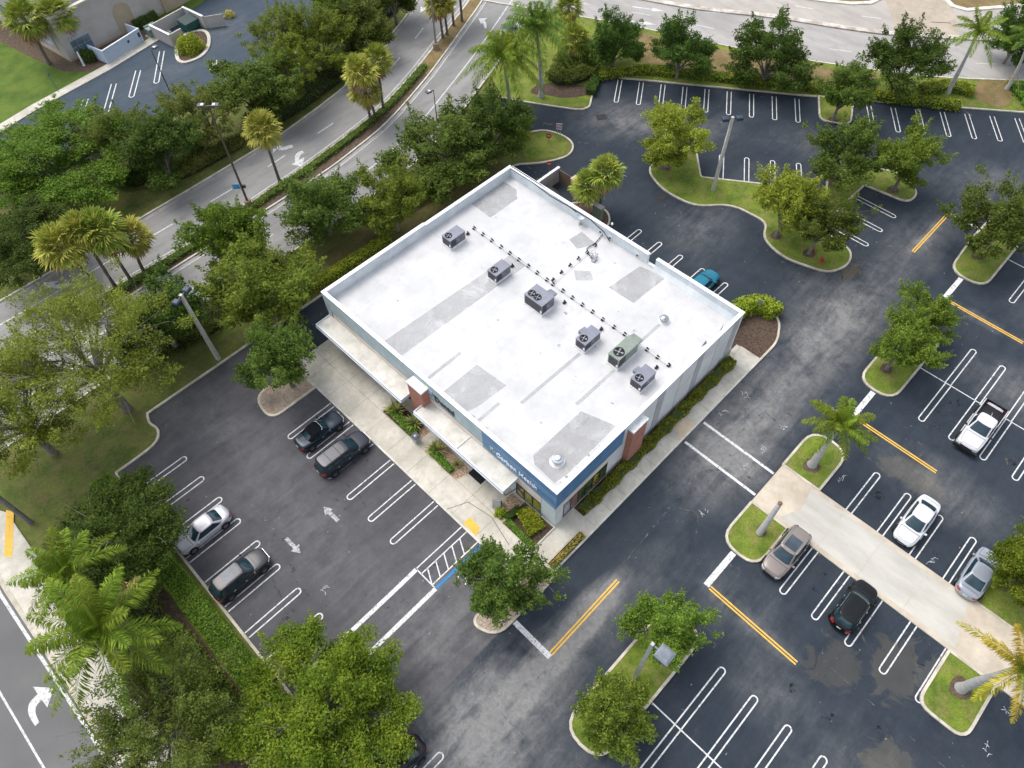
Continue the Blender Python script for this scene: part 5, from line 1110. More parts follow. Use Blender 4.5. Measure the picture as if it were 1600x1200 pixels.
# ------------------------------------------------------------------ vegetation
BARK = mottled('grey_bark', (.15, .135, .115), (.27, .25, .22), 5, (.09, .08, .07), 9, .5); BARKD = mottled('dark_bark', (.075, .062, .05), (.14, .12, .10), 5)
PALMT = mottled('palm_trunk', (.10, .085, .075), (.17, .15, .13), 4, stretch=(1, 1, 5)); ROYALT = mottled('royal_palm_trunk', (.34, .34, .33), (.47, .46, .44), 2, (.24, .24, .23), 5, .5, stretch=(1, 1, 4))
LF = {
 'oak': leafmat('dark_oak_leaf', (0.061, 0.099, 0.020), (0.127, 0.185, 0.032), (0.229, 0.290, 0.059)),
 'deep': leafmat('deep_green_leaf', (0.036, 0.076, 0.016), (0.083, 0.144, 0.025), (0.160, 0.232, 0.043)),
 'mid': leafmat('mid_green_leaf', (0.091, 0.151, 0.023), (0.186, 0.268, 0.036), (0.316, 0.386, 0.062)),
 'fresh': leafmat('fresh_green_leaf', (0.068, 0.122, 0.013), (0.131, 0.209, 0.022), (0.220, 0.290, 0.038)),
 'lime': leafmat('yellow_green_leaf', (.075, .125, .013), (.175, .245, .022), (.33, .385, .045), clump=.7, clumpk=.6),
 'gold': leafmat('golden_green_leaf', (.16, .22, .025), (.31, .38, .045), (.48, .54, .09)),
 'olive': leafmat('olive_leaf', (0.088, 0.116, 0.022), (0.167, 0.208, 0.039), (0.279, 0.308, 0.074)),
 'pale': leafmat('pale_sage_leaf', (.12, .155, .022), (.235, .285, .04), (.38, .43, .085)),
 'hedge': leafmat('hedge_leaf', (0.078, 0.166, 0.019), (0.147, 0.284, 0.027), (0.244, 0.392, 0.049), .15),
 'hedgey': leafmat('yellow_hedge_leaf', (0.147, 0.216, 0.019), (0.284, 0.343, 0.027), (0.451, 0.460, 0.043), .15),
 'cover': leafmat('groundcover_leaf', (.11, .15, .016), (.21, .25, .026), (.33, .36, .05), .2),
 'bronze': leafmat('bronze_cover_leaf', (0.265, 0.224, 0.053), (0.475, 0.383, 0.078), (0.634, 0.529, 0.131), .15),
}
FROND = leafmat('palm_frond', (0.088, 0.142, 0.016), (0.169, 0.245, 0.022), (0.291, 0.349, 0.046), .2, .4); FRONDY = leafmat('yellow_palm_frond', (0.200, 0.179, 0.016), (0.413, 0.326, 0.032), (0.650, 0.483, 0.080), .2, .4)
FRONDD = leafmat('deep_palm_frond', (0.074, 0.138, 0.023), (0.145, 0.244, 0.037), (0.290, 0.375, 0.067), .2, .4); FAN = leafmat('fan_palm_leaf', (0.158, 0.187, 0.030), (0.328, 0.331, 0.057), (0.631, 0.541, 0.134), .2, .5); FANG = leafmat('green_fan_leaf', (0.117, 0.176, 0.026), (0.263, 0.319, 0.050), (0.525, 0.497, 0.101), .2, .5)
DEADF = leafmat('dry_frond', (0.232, 0.145, 0.072), (0.377, 0.246, 0.131), (0.493, 0.348, 0.203), .1); YUCCA = leafmat('striped_yucca_leaf', (0.131, 0.203, 0.043), (0.348, 0.377, 0.116), (0.600, 0.600, 0.246), .1)

def mesh_quads(name, V, mat, q=4):
    """V: (n, q, 3) array, each row its own face"""
    n = len(V); me = bpy.data.meshes.new(name)
    me.vertices.add(n * q); me.loops.add(n * q); me.polygons.add(n)
    me.vertices.foreach_set('co', V.reshape(-1).astype(np.float32)); me.loops.foreach_set('vertex_index', np.arange(n * q, dtype=np.int32))
    me.polygons.foreach_set('loop_start', np.arange(0, n * q, q, dtype=np.int32)); 
    try: me.polygons.foreach_set('loop_total', np.full(n, q, dtype=np.int32))
    except Exception: pass
    me.update(calc_edges=True); me.validate(); me.materials.append(mat); return me
def leaf_quads(P, size, rng, up=.35, aspect=.55):
    """one rhombic leaf spray at each point"""
    n = len(P)
    d = rng.normal(size=(n, 3)); d /= np.linalg.norm(d, axis=1)[:, None]
    nrm = rng.normal(size=(n, 3)); nrm[:, 2] = np.abs(nrm[:, 2]) + up; nrm -= d * (nrm * d).sum(1)[:, None]; nrm /= np.linalg.norm(nrm, axis=1)[:, None] + 1e-9
    s = np.cross(nrm, d); L = (size * rng.uniform(.6, 1.4, n))[:, None]
    fold = nrm * L * .12
    return np.stack([P - d * L * .5, P + s * L * aspect * .5 + fold, P + d * L * .5, P - s * L * aspect * .5 + fold], 1)
def tree_meshes(seed, R, H, zc, vert=.8, nlimb=7, nclump=70, per=95, leaf=.26, clump=.62, spiky=.35, bark=BARK, gaps=.0, twigs=0, hollow=.35):
    """trunk with limbs reaching the clumps, crown of leaf sprays gathered in uneven clumps"""
    rng = np.random.default_rng(seed); r_ = random.Random(seed)
    tk = MB(); h0 = zc - R * vert * .85; h0 = max(h0, H * .14)
    tk.tube([(0, 0, -.1), (.03, .02, h0 * .5), (r_.uniform(-.15, .15), r_.uniform(-.15, .15), h0)], [.042 * R + .06, .034 * R + .045, .03 * R + .035], 8)
    lobes = []
    for k in range(nlimb):
        a = 2 * math.pi * (k + r_.uniform(-.3, .3)) / nlimb; rr = R * r_.uniform(.35, .78); zz = zc + R * vert * r_.uniform(-.6, .5) * (1.1 - .5 * rr / R)
        lobes.append((rr * math.cos(a), rr * math.sin(a), zz, R * r_.uniform(.30, .48)))
    lobes.append((r_.uniform(-.15, .15) * R, r_.uniform(-.15, .15) * R, zc + R * vert * .5, R * .45)); lobes.append((0, 0, zc, R * .5))
    ends = []
    for (x, y, z, s) in lobes:
        m = ((x * .35), (y * .35), h0 + (z - h0) * .5)
        tk.tube([(0, 0, h0 - .1), m, (x * .8, y * .8, z - s * .1)], [.024 * R + .02, .015 * R + .015, .012], 6, False)
        for q in range(4 + twigs):
            e = (x + s * r_.uniform(-.95, .95), y + s * r_.uniform(-.95, .95), z + s * r_.uniform(-.3, .95))
            tk.tube([(x * .62 + m[0] * .1, y * .62 + m[1] * .1, m[2] + (z - m[2]) * .62), ((x + e[0]) / 2, (y + e[1]) / 2, (z + e[2]) / 2 + .05), e], [.008 * R + .008, .012, .005], 4, False); ends.append(e)
    C = []
    for (x, y, z, s) in lobes:
        k = max(3, int(nclump / len(lobes)))
        for _ in range(k):
            d = rng.normal(size=3); d[2] = d[2] * .8 + .15; d /= np.linalg.norm(d)
            C.append((x + d[0] * s * rng.uniform(hollow, 1), y + d[1] * s * rng.uniform(hollow, 1), z + d[2] * s * vert * rng.uniform(hollow, 1), clump * rng.uniform(.55, 1.25)))
    for e in ends:
        if rng.random() < spiky: C.append((*e, clump * rng.uniform(.4, .75)))
    P = []
    for (x, y, z, s) in C:
        if rng.random() < gaps: continue
        k = int(per * (s / clump) ** 2)
        d = rng.normal(size=(k, 3)); d /= np.linalg.norm(d, axis=1)[:, None]; d *= (rng.random((k, 1)) ** .5) * s; d[:, 2] *= .75
        P.append(np.array([x, y, z]) + d)
        if rng.random() < spiky:       # a shoot sticking out of the outline
            o = np.array([x, y, z - zc + R * .25]); o /= np.linalg.norm(o) + 1e-6; o[2] += .5; t = rng.random((k // 3, 1))
            P.append(np.array([x, y, z]) + o * t * s * 1.45 + rng.normal(size=(k // 3, 3)) * .15 * (1.3 - t))
    P = np.concatenate(P); P = P[P[:, 2] > .25]
    return tk, leaf_quads(P, leaf, rng)
VARS = {}
def variant(key):
    kind, seed = key
    if key in VARS: return VARS[key]
    p = dict(
        oak=dict(R=3.4, H=6.6, zc=3.6, vert=1.0, nlimb=9, nclump=130, per=200, leaf=.175, clump=.66, spiky=.55, bark=BARK),
        round=dict(R=3.2, H=6.4, zc=3.7, vert=.95, nlimb=9, nclump=130, per=200, leaf=.175, clump=.62, spiky=.3),
        lotoak=dict(R=3.0, H=5.2, zc=3.3, vert=.75, nlimb=7, nclump=105, per=190, leaf=.165, clump=.58, spiky=.65, hollow=.2),
        big=dict(R=5.6, H=9.5, zc=6.0, vert=.7, nlimb=12, nclump=230, per=330, leaf=.18, clump=.85, spiky=.1),
        sparse=dict(R=6.4, H=10, zc=6.6, vert=.5, nlimb=12, nclump=170, per=190, leaf=.145, clump=.80, spiky=.5, twigs=4, gaps=.14, hollow=.2),
        twiggy=dict(R=6.0, H=8, zc=5.4, vert=.55, nlimb=13, nclump=210, per=190, leaf=.16, clump=.80, spiky=.5, twigs=5, gaps=.04, hollow=.15),
        wispy=dict(R=3.6, H=7, zc=4.4, vert=.85, nlimb=8, nclump=95, per=165, leaf=.17, clump=.62, spiky=.8, twigs=2, gaps=.05),
    )[kind]
    bark = p.pop('bark', BARK)
    tk, Q = tree_meshes(seed, **p); VARS[key] = (tk, Q, p['R'], p['zc'], {}); return VARS[key]
TM = {}
def tree(kind, seed, leafkey, px, py, rpx, label, group=None, zk=1.0, rz=None, cat='tree', name=None):
    """crown centre seen at (px, py) with crown radius rpx in photo pixels"""
    tk, Q, R, zc, _ = variant((kind, seed))
    s = 1.0
    zk0 = zk
    for _i in range(4):
        if kind not in ('sparse', 'twiggy'): zk = min(zk0, 4.3 / (zc * s))
        s = 1.14 * rpx * GT(px, py, zc * s * zk) / R
    x, y = G(px, py, zc * s * zk)
    t = thing(name or {'oak': 'oak_tree', 'lotoak': 'oak_tree', 'sparse': 'sparse_tree', 'twiggy': 'sparse_tree', 'big': 'shade_tree'}.get(kind, 'leafy_tree'), label, cat, (x, y, .06), rz if rz is not None else (px * 7 % 360) * math.pi / 180, group)
    t.scale = (s, s, s * zk)
    k = (kind, seed)
    if k not in TM: o = tk.build('trunk', BARK, t, None); TM[k] = o.data
    else: link(bpy.data.objects.new('trunk', TM[k]), t)
    k2 = (kind, seed, leafkey)
    if k2 not in TM: TM[k2] = mesh_quads('crown', Q, LF[leafkey])
    link(bpy.data.objects.new('crown', TM[k2]), t)
    if group == LT and 'front lot corner' not in label:
        mb = MB(); r = .55 * s
        mb.sheet([(x + r * (1 + .15 * math.sin(3 * a)) * math.cos(a), y + r * (1 + .12 * math.cos(2 * a)) * math.sin(a)) for a in [2 * math.pi * k / 18 for k in range(18)]], .1065); struct('mulch_ring', mb, MULCH_R)
    return t
RW = 'trees between the main road and the building'; LT = 'trees in the parking lot islands'; UR = 'trees along the side road'; NB = 'trees on the neighbour side of the main road'
tree('oak', 1, 'oak', 502, 318, 72, 'green oak tree beside the road, left of the darker tree by the roof edge', RW)
tree('round', 2, 'mid', 612, 312, 55, 'dense green tree pressed against the left parapet of the building', RW)
tree('oak', 14, 'oak', 690, 236, 78, 'broad dark oak behind the back left corner of the building', RW)
tree('oak', 16, 'deep', 768, 192, 60, 'dark pointed oak near the exit drive, beside the royal palm', RW)
tree('round', 4, 'fresh', 366, 372, 62, 'bright green tree leaning over the road kerb', RW)
tree('oak', 3, 'mid', 408, 450, 82, 'large mottled yellow green tree left of the front canopy', RW)
tree('round', 15, 'oak', 438, 562, 58, 'dark green oak overhanging the end of the front pavement', RW)
tree('round', 2, 'deep', 246, 500, 74, 'dark tree behind the blue headed lamp post', RW)
tree('sparse', 6, 'pale', 120, 545, 150, 'wide thin crowned tree showing grey branches over the road at the left', None)
tree('sparse', 6, 'lime', 10, 640, 120, 'yellow green thin crowned tree at the left edge', None, rz=2.0)
tree('big', 7, 'deep', 188, 838, 108, 'large dark tree over the hedge beside the pearl white sedan', None)
tree('big', 8, 'lime', 508, 1102, 128, 'big bright yellow green tree at the bottom', None)
tree('twiggy', 11, 'olive', 245, 1128, 128, 'olive tree with bare grey twigs at the bottom left', None, rz=1.0)
tree('lotoak', 9, 'oak', 788, 913, 69, 'green tree at the front lot corner over the accessible bay', LT)
tree('lotoak', 12, 'mid', 954, 1120, 62, 'lower of the two small trees on the island with the flat grey lamp', LT)
tree('lotoak', 9, 'mid', 1042, 988, 60, 'upper of the two small trees on the island with the flat grey lamp', LT, rz=2.2)
tree('lotoak', 10, 'mid', 1411, 540, 51, 'lower of two joined trees on the island across from the building corner', LT)
tree('lotoak', 13, 'mid', 1455, 492, 44, 'upper of two joined trees on the island across from the building corner', LT, rz=4)
tree('lotoak', 13, 'oak', 1564, 350, 62, 'dark tree on the round ended island at the right edge', LT, rz=3)
tree('lotoak', 12, 'oak', 1326, 236, 54, 'left one of a pair of trees at the far end of the big grass island', LT, rz=1)
tree('lotoak', 10, 'mid', 1422, 248, 50, 'right one of a pair of trees at the far end of the big grass island', LT, rz=5)
tree('lotoak', 10, 'oak', 1320, 142, 44, 'small tree on the narrow island between the top parking rows', LT, rz=2)
tree('round', 4, 'gold', 1050, 212, 54, 'golden green bushy tree at the near tip of the big grass island', LT, zk=1.0)
tree('round', 15, 'gold', 1232, 320, 52, 'pale yellowish tree in the middle of the big grass island', LT, rz=.6)
tree('lotoak', 10, 'oak', 1284, 352, 50, 'dark tree beside the pale one near the fire hydrant', LT, rz=1.4)
tree('round', 2, 'lime', 1606, 890, 58, 'bright yellow green tree over the silver sedan at the right edge', LT)
tree('oak', 1, 'deep', 962, 58, 44, 'leftmost narrow oak along the side road', UR)
tree('oak', 14, 'deep', 1066, 72, 48, 'second oak from the left along the side road', UR)
tree('oak', 16, 'deep', 1206, 82, 58, 'tallest dark oak along the side road, above the black lamp heads', UR, rz=2)
tree('oak', 3, 'deep', 1420, 98, 56, 'spreading dark oak by the side road, right of the small island tree', UR, rz=3)
tree('oak', 1, 'deep', 1598, 48, 46, 'dark oak cut by the right edge near the leaning palm', UR, rz=3)
tree('big', 8, 'fresh', 72, 245, 112, 'huge bright green tree in front of the neighbour lawn at the left edge', NB)
tree('big', 7, 'deep', 40, 372, 80, 'dark shaded tree below the huge bright one at the left edge', NB)
tree('wispy', 5, 'olive', 178, 205, 48, 'thin dull tree between the huge bright tree and the dark round one', NB)
tree('round', 15, 'deep', 246, 232, 60, 'dark round tree in front of the neighbour parking bays', NB)
tree('wispy', 5, 'olive', 318, 172, 58, 'olive tree behind the brown street lamp', NB, rz=2)
tree('round', 4, 'oak', 396, 142, 66, 'dark green tree to the right of the brown street lamp', NB)
tree('wispy', 5, 'olive', 432, 52, 52, 'pale olive tree at the top beside the neighbour drive', NB, rz=4)
tree('oak', 3, 'mid', 496, 62, 54, 'green tree at the top between the olive tree and the road', NB)
tree('round', 2, 'oak', 560, 40, 52, 'dark tree beside the road at the top', NB, rz=1)
tree('round', 4, 'deep', 612, -12, 44, 'dark tree at the top edge next to the road', NB)
tree('wispy', 5, 'lime', 446, 112, 40, 'yellowish thin tree behind the slim lamp post', NB, rz=5)
tree('round', 2, 'mid', 520, -6, 40, 'green tree cut by the top edge beside the neighbour drive', NB, rz=3)

# palms
def frond(rng, L, droop, width, nleaf, tilt):
    """pinnate frond along +x from the origin: quads for leaflets, rachis line"""
    P = []; Q = []
    for i in range(nleaf + 1):
        t = i / nleaf; P.append((L * t * math.cos(tilt) - .0, 0, L * t * math.sin(tilt) - droop * L * t ** 2.1))
    for i in range(2, nleaf + 1):
        t = i / nleaf; p = np.array(P[i]); d = np.array(P[i]) - np.array(P[i - 1]); d /= np.linalg.norm(d); s = np.array([0, 1, 0]); u = np.cross(d, s)
        wl = width * (math.sin(math.pi * min(1, .12 + t * .86)) ** .6)
        for sg in (-1, 1):
            v = s * sg * rng.uniform(.8, 1) + d * rng.uniform(.2, .95) - u * 0 + np.array([0, 0, rng.uniform(-1.0, .25)]); v /= np.linalg.norm(v)
            b = d * .036 * rng.uniform(.7, 1.4); tip = p + v * wl * rng.uniform(.8, 1.1) + np.array([0, 0, -.38 * wl * rng.uniform(.5, 1.3)])
            mid = p + v * wl * .5
            Q.append([p - b, mid - b * 1.1, tip, mid + b * 1.1])
    return P, np.array(Q)
def rot(P, a, lean=0):
    c, s = math.cos(a), math.sin(a); R_ = np.array([[c, -s, 0], [s, c, 0], [0, 0, 1]]); return P @ R_.T
def feather_palm(label, base, h, L, n, mat, seed, trunkmat=ROYALT, tr=.26, lean=(0, 0), dry=0, group='feather palms', width=.62, shaft=True, drk=.55, stake=False, stiff=0.0):
    rng = np.random.default_rng(seed); t = thing('feather_palm', label, 'palm tree', (*base, .08), 0, group)
    mb = MB(); pts = []; k = 10
    for i in range(k + 1):
        z = h * i / k; q = i / k; pts.append((lean[0] * q * q, lean[1] * q * q, z))
    rad = [tr * (1.45 if i == 0 else 1.0 + .12 * math.sin(2.2 * i / k * math.pi) - .30 * (i / k)) for i in range(k + 1)]
    mb.tube(pts, rad, 10); mb.build('trunk', trunkmat, t); top = np.array(pts[-1])
    if shaft: mb = MB(); mb.tube([tuple(top), tuple(top + np.array([0, 0, .55])), tuple(top + np.array([0, 0, 1.0]))], [tr * .72, tr * .6, tr * .3], 8); mb.build('crownshaft', plain('green_crownshaft', (.12, .19, .05), .5), t)
    zt = .8 if shaft else 0
    for i in range(n):
        q = i / max(1, n - 1); a = i * 2.39996 + rng.uniform(-.25, .25); tilt = math.radians(78 - 88 * q ** .8) + rng.uniform(-.1, .1); LL_ = L * rng.uniform(.85, 1.1) * (.72 if q < .12 else 1)
        P, Q = frond(rng, LL_, drk * (.5 + .65 * q) * (1 - stiff), width, 78, tilt)
        off = top + np.array([0, 0, zt])
        Pw = rot(np.array(P), a) + off; Qw = rot(Q.reshape(-1, 3), a).reshape(Q.shape) + off
        mt = mat if not (dry and i >= n - dry) else DEADF
        if mat is FRONDY and i % 3 == 1: mt = FROND
        o = link(bpy.data.objects.new('frond', mesh_quads('frond', Qw, mt)), t)
        mb = MB(); mb.tube([tuple(p) for p in Pw[::6]], [.035 - .028 * j / max(1, len(Pw[::6]) - 1) for j in range(len(Pw[::6]))], 4, False); mb.build('rachis', mt, o)
    if stake:
        for k in range(3):
            a = k * 2.1 + .4; mb = MB(); mb.tube([(1.6 * math.cos(a), 1.6 * math.sin(a), 0), (lean[0] * .15, lean[1] * .15, 2.4)], .05, 4); mb.build('wooden_brace', plain('brace_wood', (.42, .27, .12), .8), t)
    return t
def fan_palm(label, base, h, R, mat, seed, group='fan palms', lean=(0, 0), nfan=46, tr=.17, skirt=8):
    rng = np.random.default_rng(seed); t = thing('fan_palm', label, 'palm tree', (*base, .1), 0, group)
    pts = [(lean[0] * (i / 8) ** 1.5, lean[1] * (i / 8) ** 1.5, h * i / 8) for i in range(9)]
    mb = MB(); mb.tube(pts, [tr * (1.3 if i == 0 else 1 - .12 * i / 8) for i in range(9)], 9); mb.build('trunk', PALMT, t); top = np.array(pts[-1])
    Q = []; D = []; mb = MB()
    for i in range(nfan + skirt):
        a = i * 2.39996 + rng.uniform(-.2, .2); q = i / nfan
        el = math.radians(85 - 118 * min(1, q) ** .9) if i < nfan else math.radians(-48 - 25 * rng.random())
        d = np.array([math.cos(a) * math.cos(el), math.sin(a) * math.cos(el), math.sin(el)]); pl = R * rng.uniform(.42, .62)
        hub = top + d * pl + np.array([0, 0, -.08 * R * math.cos(el)])
        s = np.array([-math.sin(a), math.cos(a), 0]); u = np.cross(d, s); mb.tube([tuple(top), tuple(hub)], [.022, .014], 3, False)
        nb = 15; fl = R * rng.uniform(.42, .58)
        for k in range(nb):
            b = (k / (nb - 1) - .5) * 3.6 + rng.uniform(-.05, .05)
            v = d * math.cos(b) + s * math.sin(b) + u * rng.uniform(-.15, .22); v /= np.linalg.norm(v); w_ = np.cross(v, u); w_ /= np.linalg.norm(w_) + 1e-9
            l2 = fl * (.75 + .25 * math.cos(b * .8)); m = hub + v * l2 * .55; tip = hub + v * l2 + np.array([0, 0, -.22 * l2 * rng.uniform(.4, 1.4)])
            (Q if i < nfan else D).append([hub, m + w_ * .055 * R / 1.5, tip, m - w_ * .055 * R / 1.5])
    link(bpy.data.objects.new('fan_leaves', mesh_quads('fan_leaves', np.array(Q), mat)), t)
    if D: link(bpy.data.objects.new('dry_leaves', mesh_quads('dry_leaves', np.array(D), DEADF)), t)
    mb.build('leaf_stalks', mat, t); return t
def palm_by_crown(fn, label, base_px, crown_px, **k):
    """vertical palm whose foot and crown are both seen: solve the height"""
    b = G(*base_px); best = (1e9, 5)
    for zz in np.arange(1, 18, .1):
        v = ROT.T @ np.array([b[0] + _ox, b[1] + _oy, zz - CAMZ]); e = math.hypot(CX + FOC * v[0] / v[2] - crown_px[0], CY + FOC * v[1] / v[2] - crown_px[1])
        if e < best[0]: best = (e, zz)
    h = best[1]; q = G(*crown_px, h); return fn(label, b, h, lean=(q[0] - b[0], q[1] - b[1]), **k)
feather_palm_ = lambda label, b, h, lean, **k: feather_palm(label, b, h - (.8 if k.get('shaft', True) else 0), lean=lean, **k)
fan_palm_ = lambda label, b, h, lean, **k: fan_palm(label, b, h, lean=lean, **k)
MP = 'fan palms on the road median'
for i, (b, c, r, mt, lb) in enumerate((((438, 286), (409, 202), 1.45, FAN, 'single fan palm on the median near the white turn arrows'),
        ((580, 192), (562, 112), 1.45, FAN, 'front fan palm of the three grouped on the median'), ((587, 185), (570, 140), 1.5, FAN, 'lowest fan palm of the three grouped on the median'), ((600, 175), (590, 94), 1.35, FANG, 'right fan palm of the three grouped on the median'),
        ((692, 60), (684, 6), 1.4, FAN, 'left fan palm at the top edge on the median'), ((699, 55), (692, 2), 1.3, FAN, 'fan palm at the top edge close behind its neighbour'), ((709, 41), (703, -25), 1.4, FAN, 'bare trunked fan palm on the median with its crown above the frame'), ((722, 34), (716, -34), 1.4, FAN, 'rightmost bare trunk on the median at the top edge'),
        ((159, 456), (92, 386), 1.65, FAN, 'leftmost of four fan palms over the road at the left'), ((181, 449), (126, 360), 1.4, FAN, 'second of four fan palms over the road at the left'), ((206, 440), (156, 362), 1.75, FANG, 'tallest fan palm of the four over the road at the left'), ((225, 424), (204, 370), 1.45, FAN, 'rightmost of four fan palms over the road at the left'))):
    palm_by_crown(fan_palm_, lb, b, c, R=r * 1.55, mat=mt, seed=20 + i, group=MP, skirt=10 if i % 2 else 6)
palm_by_crown(fan_palm_, 'twin headed fan palm behind the building, left head', (932, 335), (918, 290), R=2.1, mat=FANG, seed=51, group='fan palms behind the building', skirt=14)
palm_by_crown(fan_palm_, 'twin headed fan palm behind the building, right head', (936, 333), (946, 270), R=2.1, mat=FANG, seed=52, group='fan palms behind the building', skirt=10)
palm_by_crown(fan_palm_, 'fan palm behind the royal palms near the corner', (900, 95), (898, 62), R=2.4, mat=FANG, seed=53, group='fan palms at the corner', skirt=20)
palm_by_crown(fan_palm_, 'fan palm at the top edge near the corner', (893, 60), (888, 12), R=2.2, mat=FANG, seed=54, group='fan palms at the corner', skirt=12)
palm_by_crown(fan_palm_, 'shaggy fan palm at the left of the neighbour building corner', (78, 100), (38, 30), R=2.9, mat=FANG, seed=55, group='fan palms by the neighbour building', skirt=24, tr=.22)
palm_by_crown(fan_palm_, 'shaggy fan palm right in front of the neighbour arch window', (122, 82), (88, 22), R=2.9, mat=FANG, seed=56, group='fan palms by the neighbour building', skirt=24, tr=.22)
palm_by_crown(feather_palm_, 'tall royal palm with white trunk behind the exit drive', (845, 152), (838, 40), L=5.0, n=32, mat=FRONDD, seed=40, drk=.75, width=.95)
palm_by_crown(feather_palm_, 'lower royal palm with bright drooping fronds left of the white trunked one', (797, 185), (786, 84), L=5.2, n=34, mat=FROND, seed=44, drk=.8, width=.95)
palm_by_crown(feather_palm_, 'royal palm on the round island beside the walkway', (1268, 727), (1314, 662), L=2.9, n=18, mat=FROND, seed=42, tr=.30, drk=.5)
palm_by_crown(feather_palm_, 'yellowing royal palm on the square island at the bottom right', (1500, 1076), (1598, 1042), L=3.5, n=14, mat=FRONDY, seed=46, tr=.30, drk=.5)
palm_by_crown(feather_palm_, 'leaning royal palm beside the side road at the top right', (1480, 146), (1530, 48), L=3.9, n=16, mat=FROND, seed=48, tr=.26, drk=.5)
palm_by_crown(feather_palm_, 'staked young royal palm at the top right edge', (1573, 140), (1612, 58), L=3.4, n=14, mat=FRONDD, seed=50, tr=.22, drk=.5, stake=True)
palm_by_crown(feather_palm_, 'large feathery palm over the corner sidewalk at the bottom left', (262, 1052), (152, 982), L=4.7, n=30, mat=FROND, seed=45, tr=.34, trunkmat=PALMT, drk=.45, width=.85, shaft=False, dry=1)
palm_by_crown(feather_palm_, 'smaller feathery palm behind the large one at the bottom left', (200, 980), (100, 890), L=3.5, n=18, mat=FROND, seed=47, tr=.26, trunkmat=PALMT, drk=.45, width=.7, shaft=False)
x, y = G(1186, 834); t = thing('bare_palm_trunk', 'topped palm trunk without fronds beside the taupe car', 'palm trunk', (x, y, .1)); q = G(1218, 788, 3.4)
mb = MB(); mb.tube([(0, 0, 0), ((q[0] - x) * .3, (q[1] - y) * .3, 1.4), (q[0] - x, q[1] - y, 3.4)], [.30, .24, .17], 10); mb.build('trunk', ROYALT, t); mb = MB(); mb.lathe([(0, 0), (.16, .0), (.19, .12), (.10, .2), (0, .16)], (q[0] - x, q[1] - y, 3.38), 9); mb.build('cut_top', plain('cut_wood', (.20, .12, .07), .9), t)

# hedges, shrubs and ground cover
def hedge(name, label, pts, w_, h, leafkey, seed=1, dens=120, leaf=.17, cat='hedge', group=None, kind=None, z0=.06, lump=.12, closed=False):
    rng = np.random.default_rng(seed); t = thing(name, label, cat, (0, 0, 0), 0, group)
    P = [np.array(p[:2]) for p in pts]; core = MB(); core.band([tuple(p) for p in P], w_ * .84, z0, z0 + h * .86); core.build('branches', plain('hedge_twig', (.045, .07, .014), .9), t)
    out = []
    for i in range(len(P) - 1):
        d = P[i + 1] - P[i]; L = np.linalg.norm(d); d = d / L; nn = np.array([-d[1], d[0]]); k = int(L * w_ * dens * 1.7)
        a = rng.random(k) * L; b = (rng.random(k) - .5) * w_
        hh = h * (1 + lump * np.sin(a * 2.1 + seed) * np.cos(b * 3 + a) + rng.uniform(-.10, .06, k)) * (1 - .25 * (np.abs(b) / (w_ / 2)) ** 4)
        out.append(np.stack([P[i][0] + d[0] * a + nn[0] * b, P[i][1] + d[1] * a + nn[1] * b, z0 + hh], 1))
        k = int(L * h * dens * .8)
        for sg in (-1, 1):
            a = rng.random(k) * L; z = rng.random(k) * h; b = sg * w_ / 2 * (1 + rng.uniform(-.12, .10, k) + lump * .6 * np.sin(a * 2.7 + seed))
            out.append(np.stack([P[i][0] + d[0] * a + nn[0] * b, P[i][1] + d[1] * a + nn[1] * b, z0 + z], 1))
        for e, sg in ((0, -1), (L, 1)):
            k2 = int(w_ * h * dens * .8); b = (rng.random(k2) - .5) * w_; z = rng.random(k2) * h
            out.append(np.stack([P[i][0] + d[0] * (e + sg * .04) + nn[0] * b, P[i][1] + d[1] * (e + sg * .04) + nn[1] * b, z0 + z], 1))
    V = leaf_quads(np.concatenate(out), leaf, rng, .6)
    link(bpy.data.objects.new('foliage', mesh_quads('foliage', V, LF[leafkey])), t)
    if kind: t['kind'] = kind
    return t
def shrub(label, x, y, r, h, leafkey, seed=1, n=None, group=None, leaf=.16, name='shrub', z0=.08):
    rng = np.random.default_rng(seed); t = thing(name, label, 'shrub', (x, y, z0), 0, group)
    n = n or int(500 * r * r + 250); d = rng.normal(size=(n, 3)); d[:, 2] = np.abs(d[:, 2]); d /= np.linalg.norm(d, axis=1)[:, None]
    k = rng.random((n, 1)) ** .35 * (1 + .18 * np.sin(5 * np.arctan2(d[:, 1:2], d[:, 0:1]) + seed))
    P = d * k * np.array([r, r, h]); V = leaf_quads(P, leaf, rng, .5)
    o = link(bpy.data.objects.new('foliage', mesh_quads('foliage', V, LF[leafkey])), t)
    mb = MB()
    for j in range(6): a = j * 1.05; mb.tube([(0, 0, 0), (r * .5 * math.cos(a), r * .5 * math.sin(a), h * .6)], [.03, .012], 4, False)
    mb.build('stem', BARKD, t); return t
def yucca(label, x, y, r, seed, mat=YUCCA, group='striped spiky plants by the shop front', z0=.12):
    rng = np.random.default_rng(seed); t = thing('spiky_plant', label, 'plant', (x, y, z0), 0, group); Q = []
    for i in range(46):
        a = i * 2.39996; el = math.radians(rng.uniform(12, 80)); d = np.array([math.cos(a) * math.cos(el), math.sin(a) * math.cos(el), math.sin(el)]); s = np.array([-math.sin(a), math.cos(a), 0]) * .05 * r / .8; L = r * rng.uniform(.8, 1.15)
        Q += [[d * .08 - s * .6, d * L * .5 - s + np.array([0, 0, .03]), d * L + np.array([0, 0, -.08 * L]), d * L * .5 + s + np.array([0, 0, .03])]]
    link(bpy.data.objects.new('blade_leaves', mesh_quads('blade_leaves', np.array(Q), mat)), t); mb = MB(); mb.tube([(0, 0, -.04), (0, 0, .25)], [.09, .05], 7); mb.build('stem', BARKD, t); return t
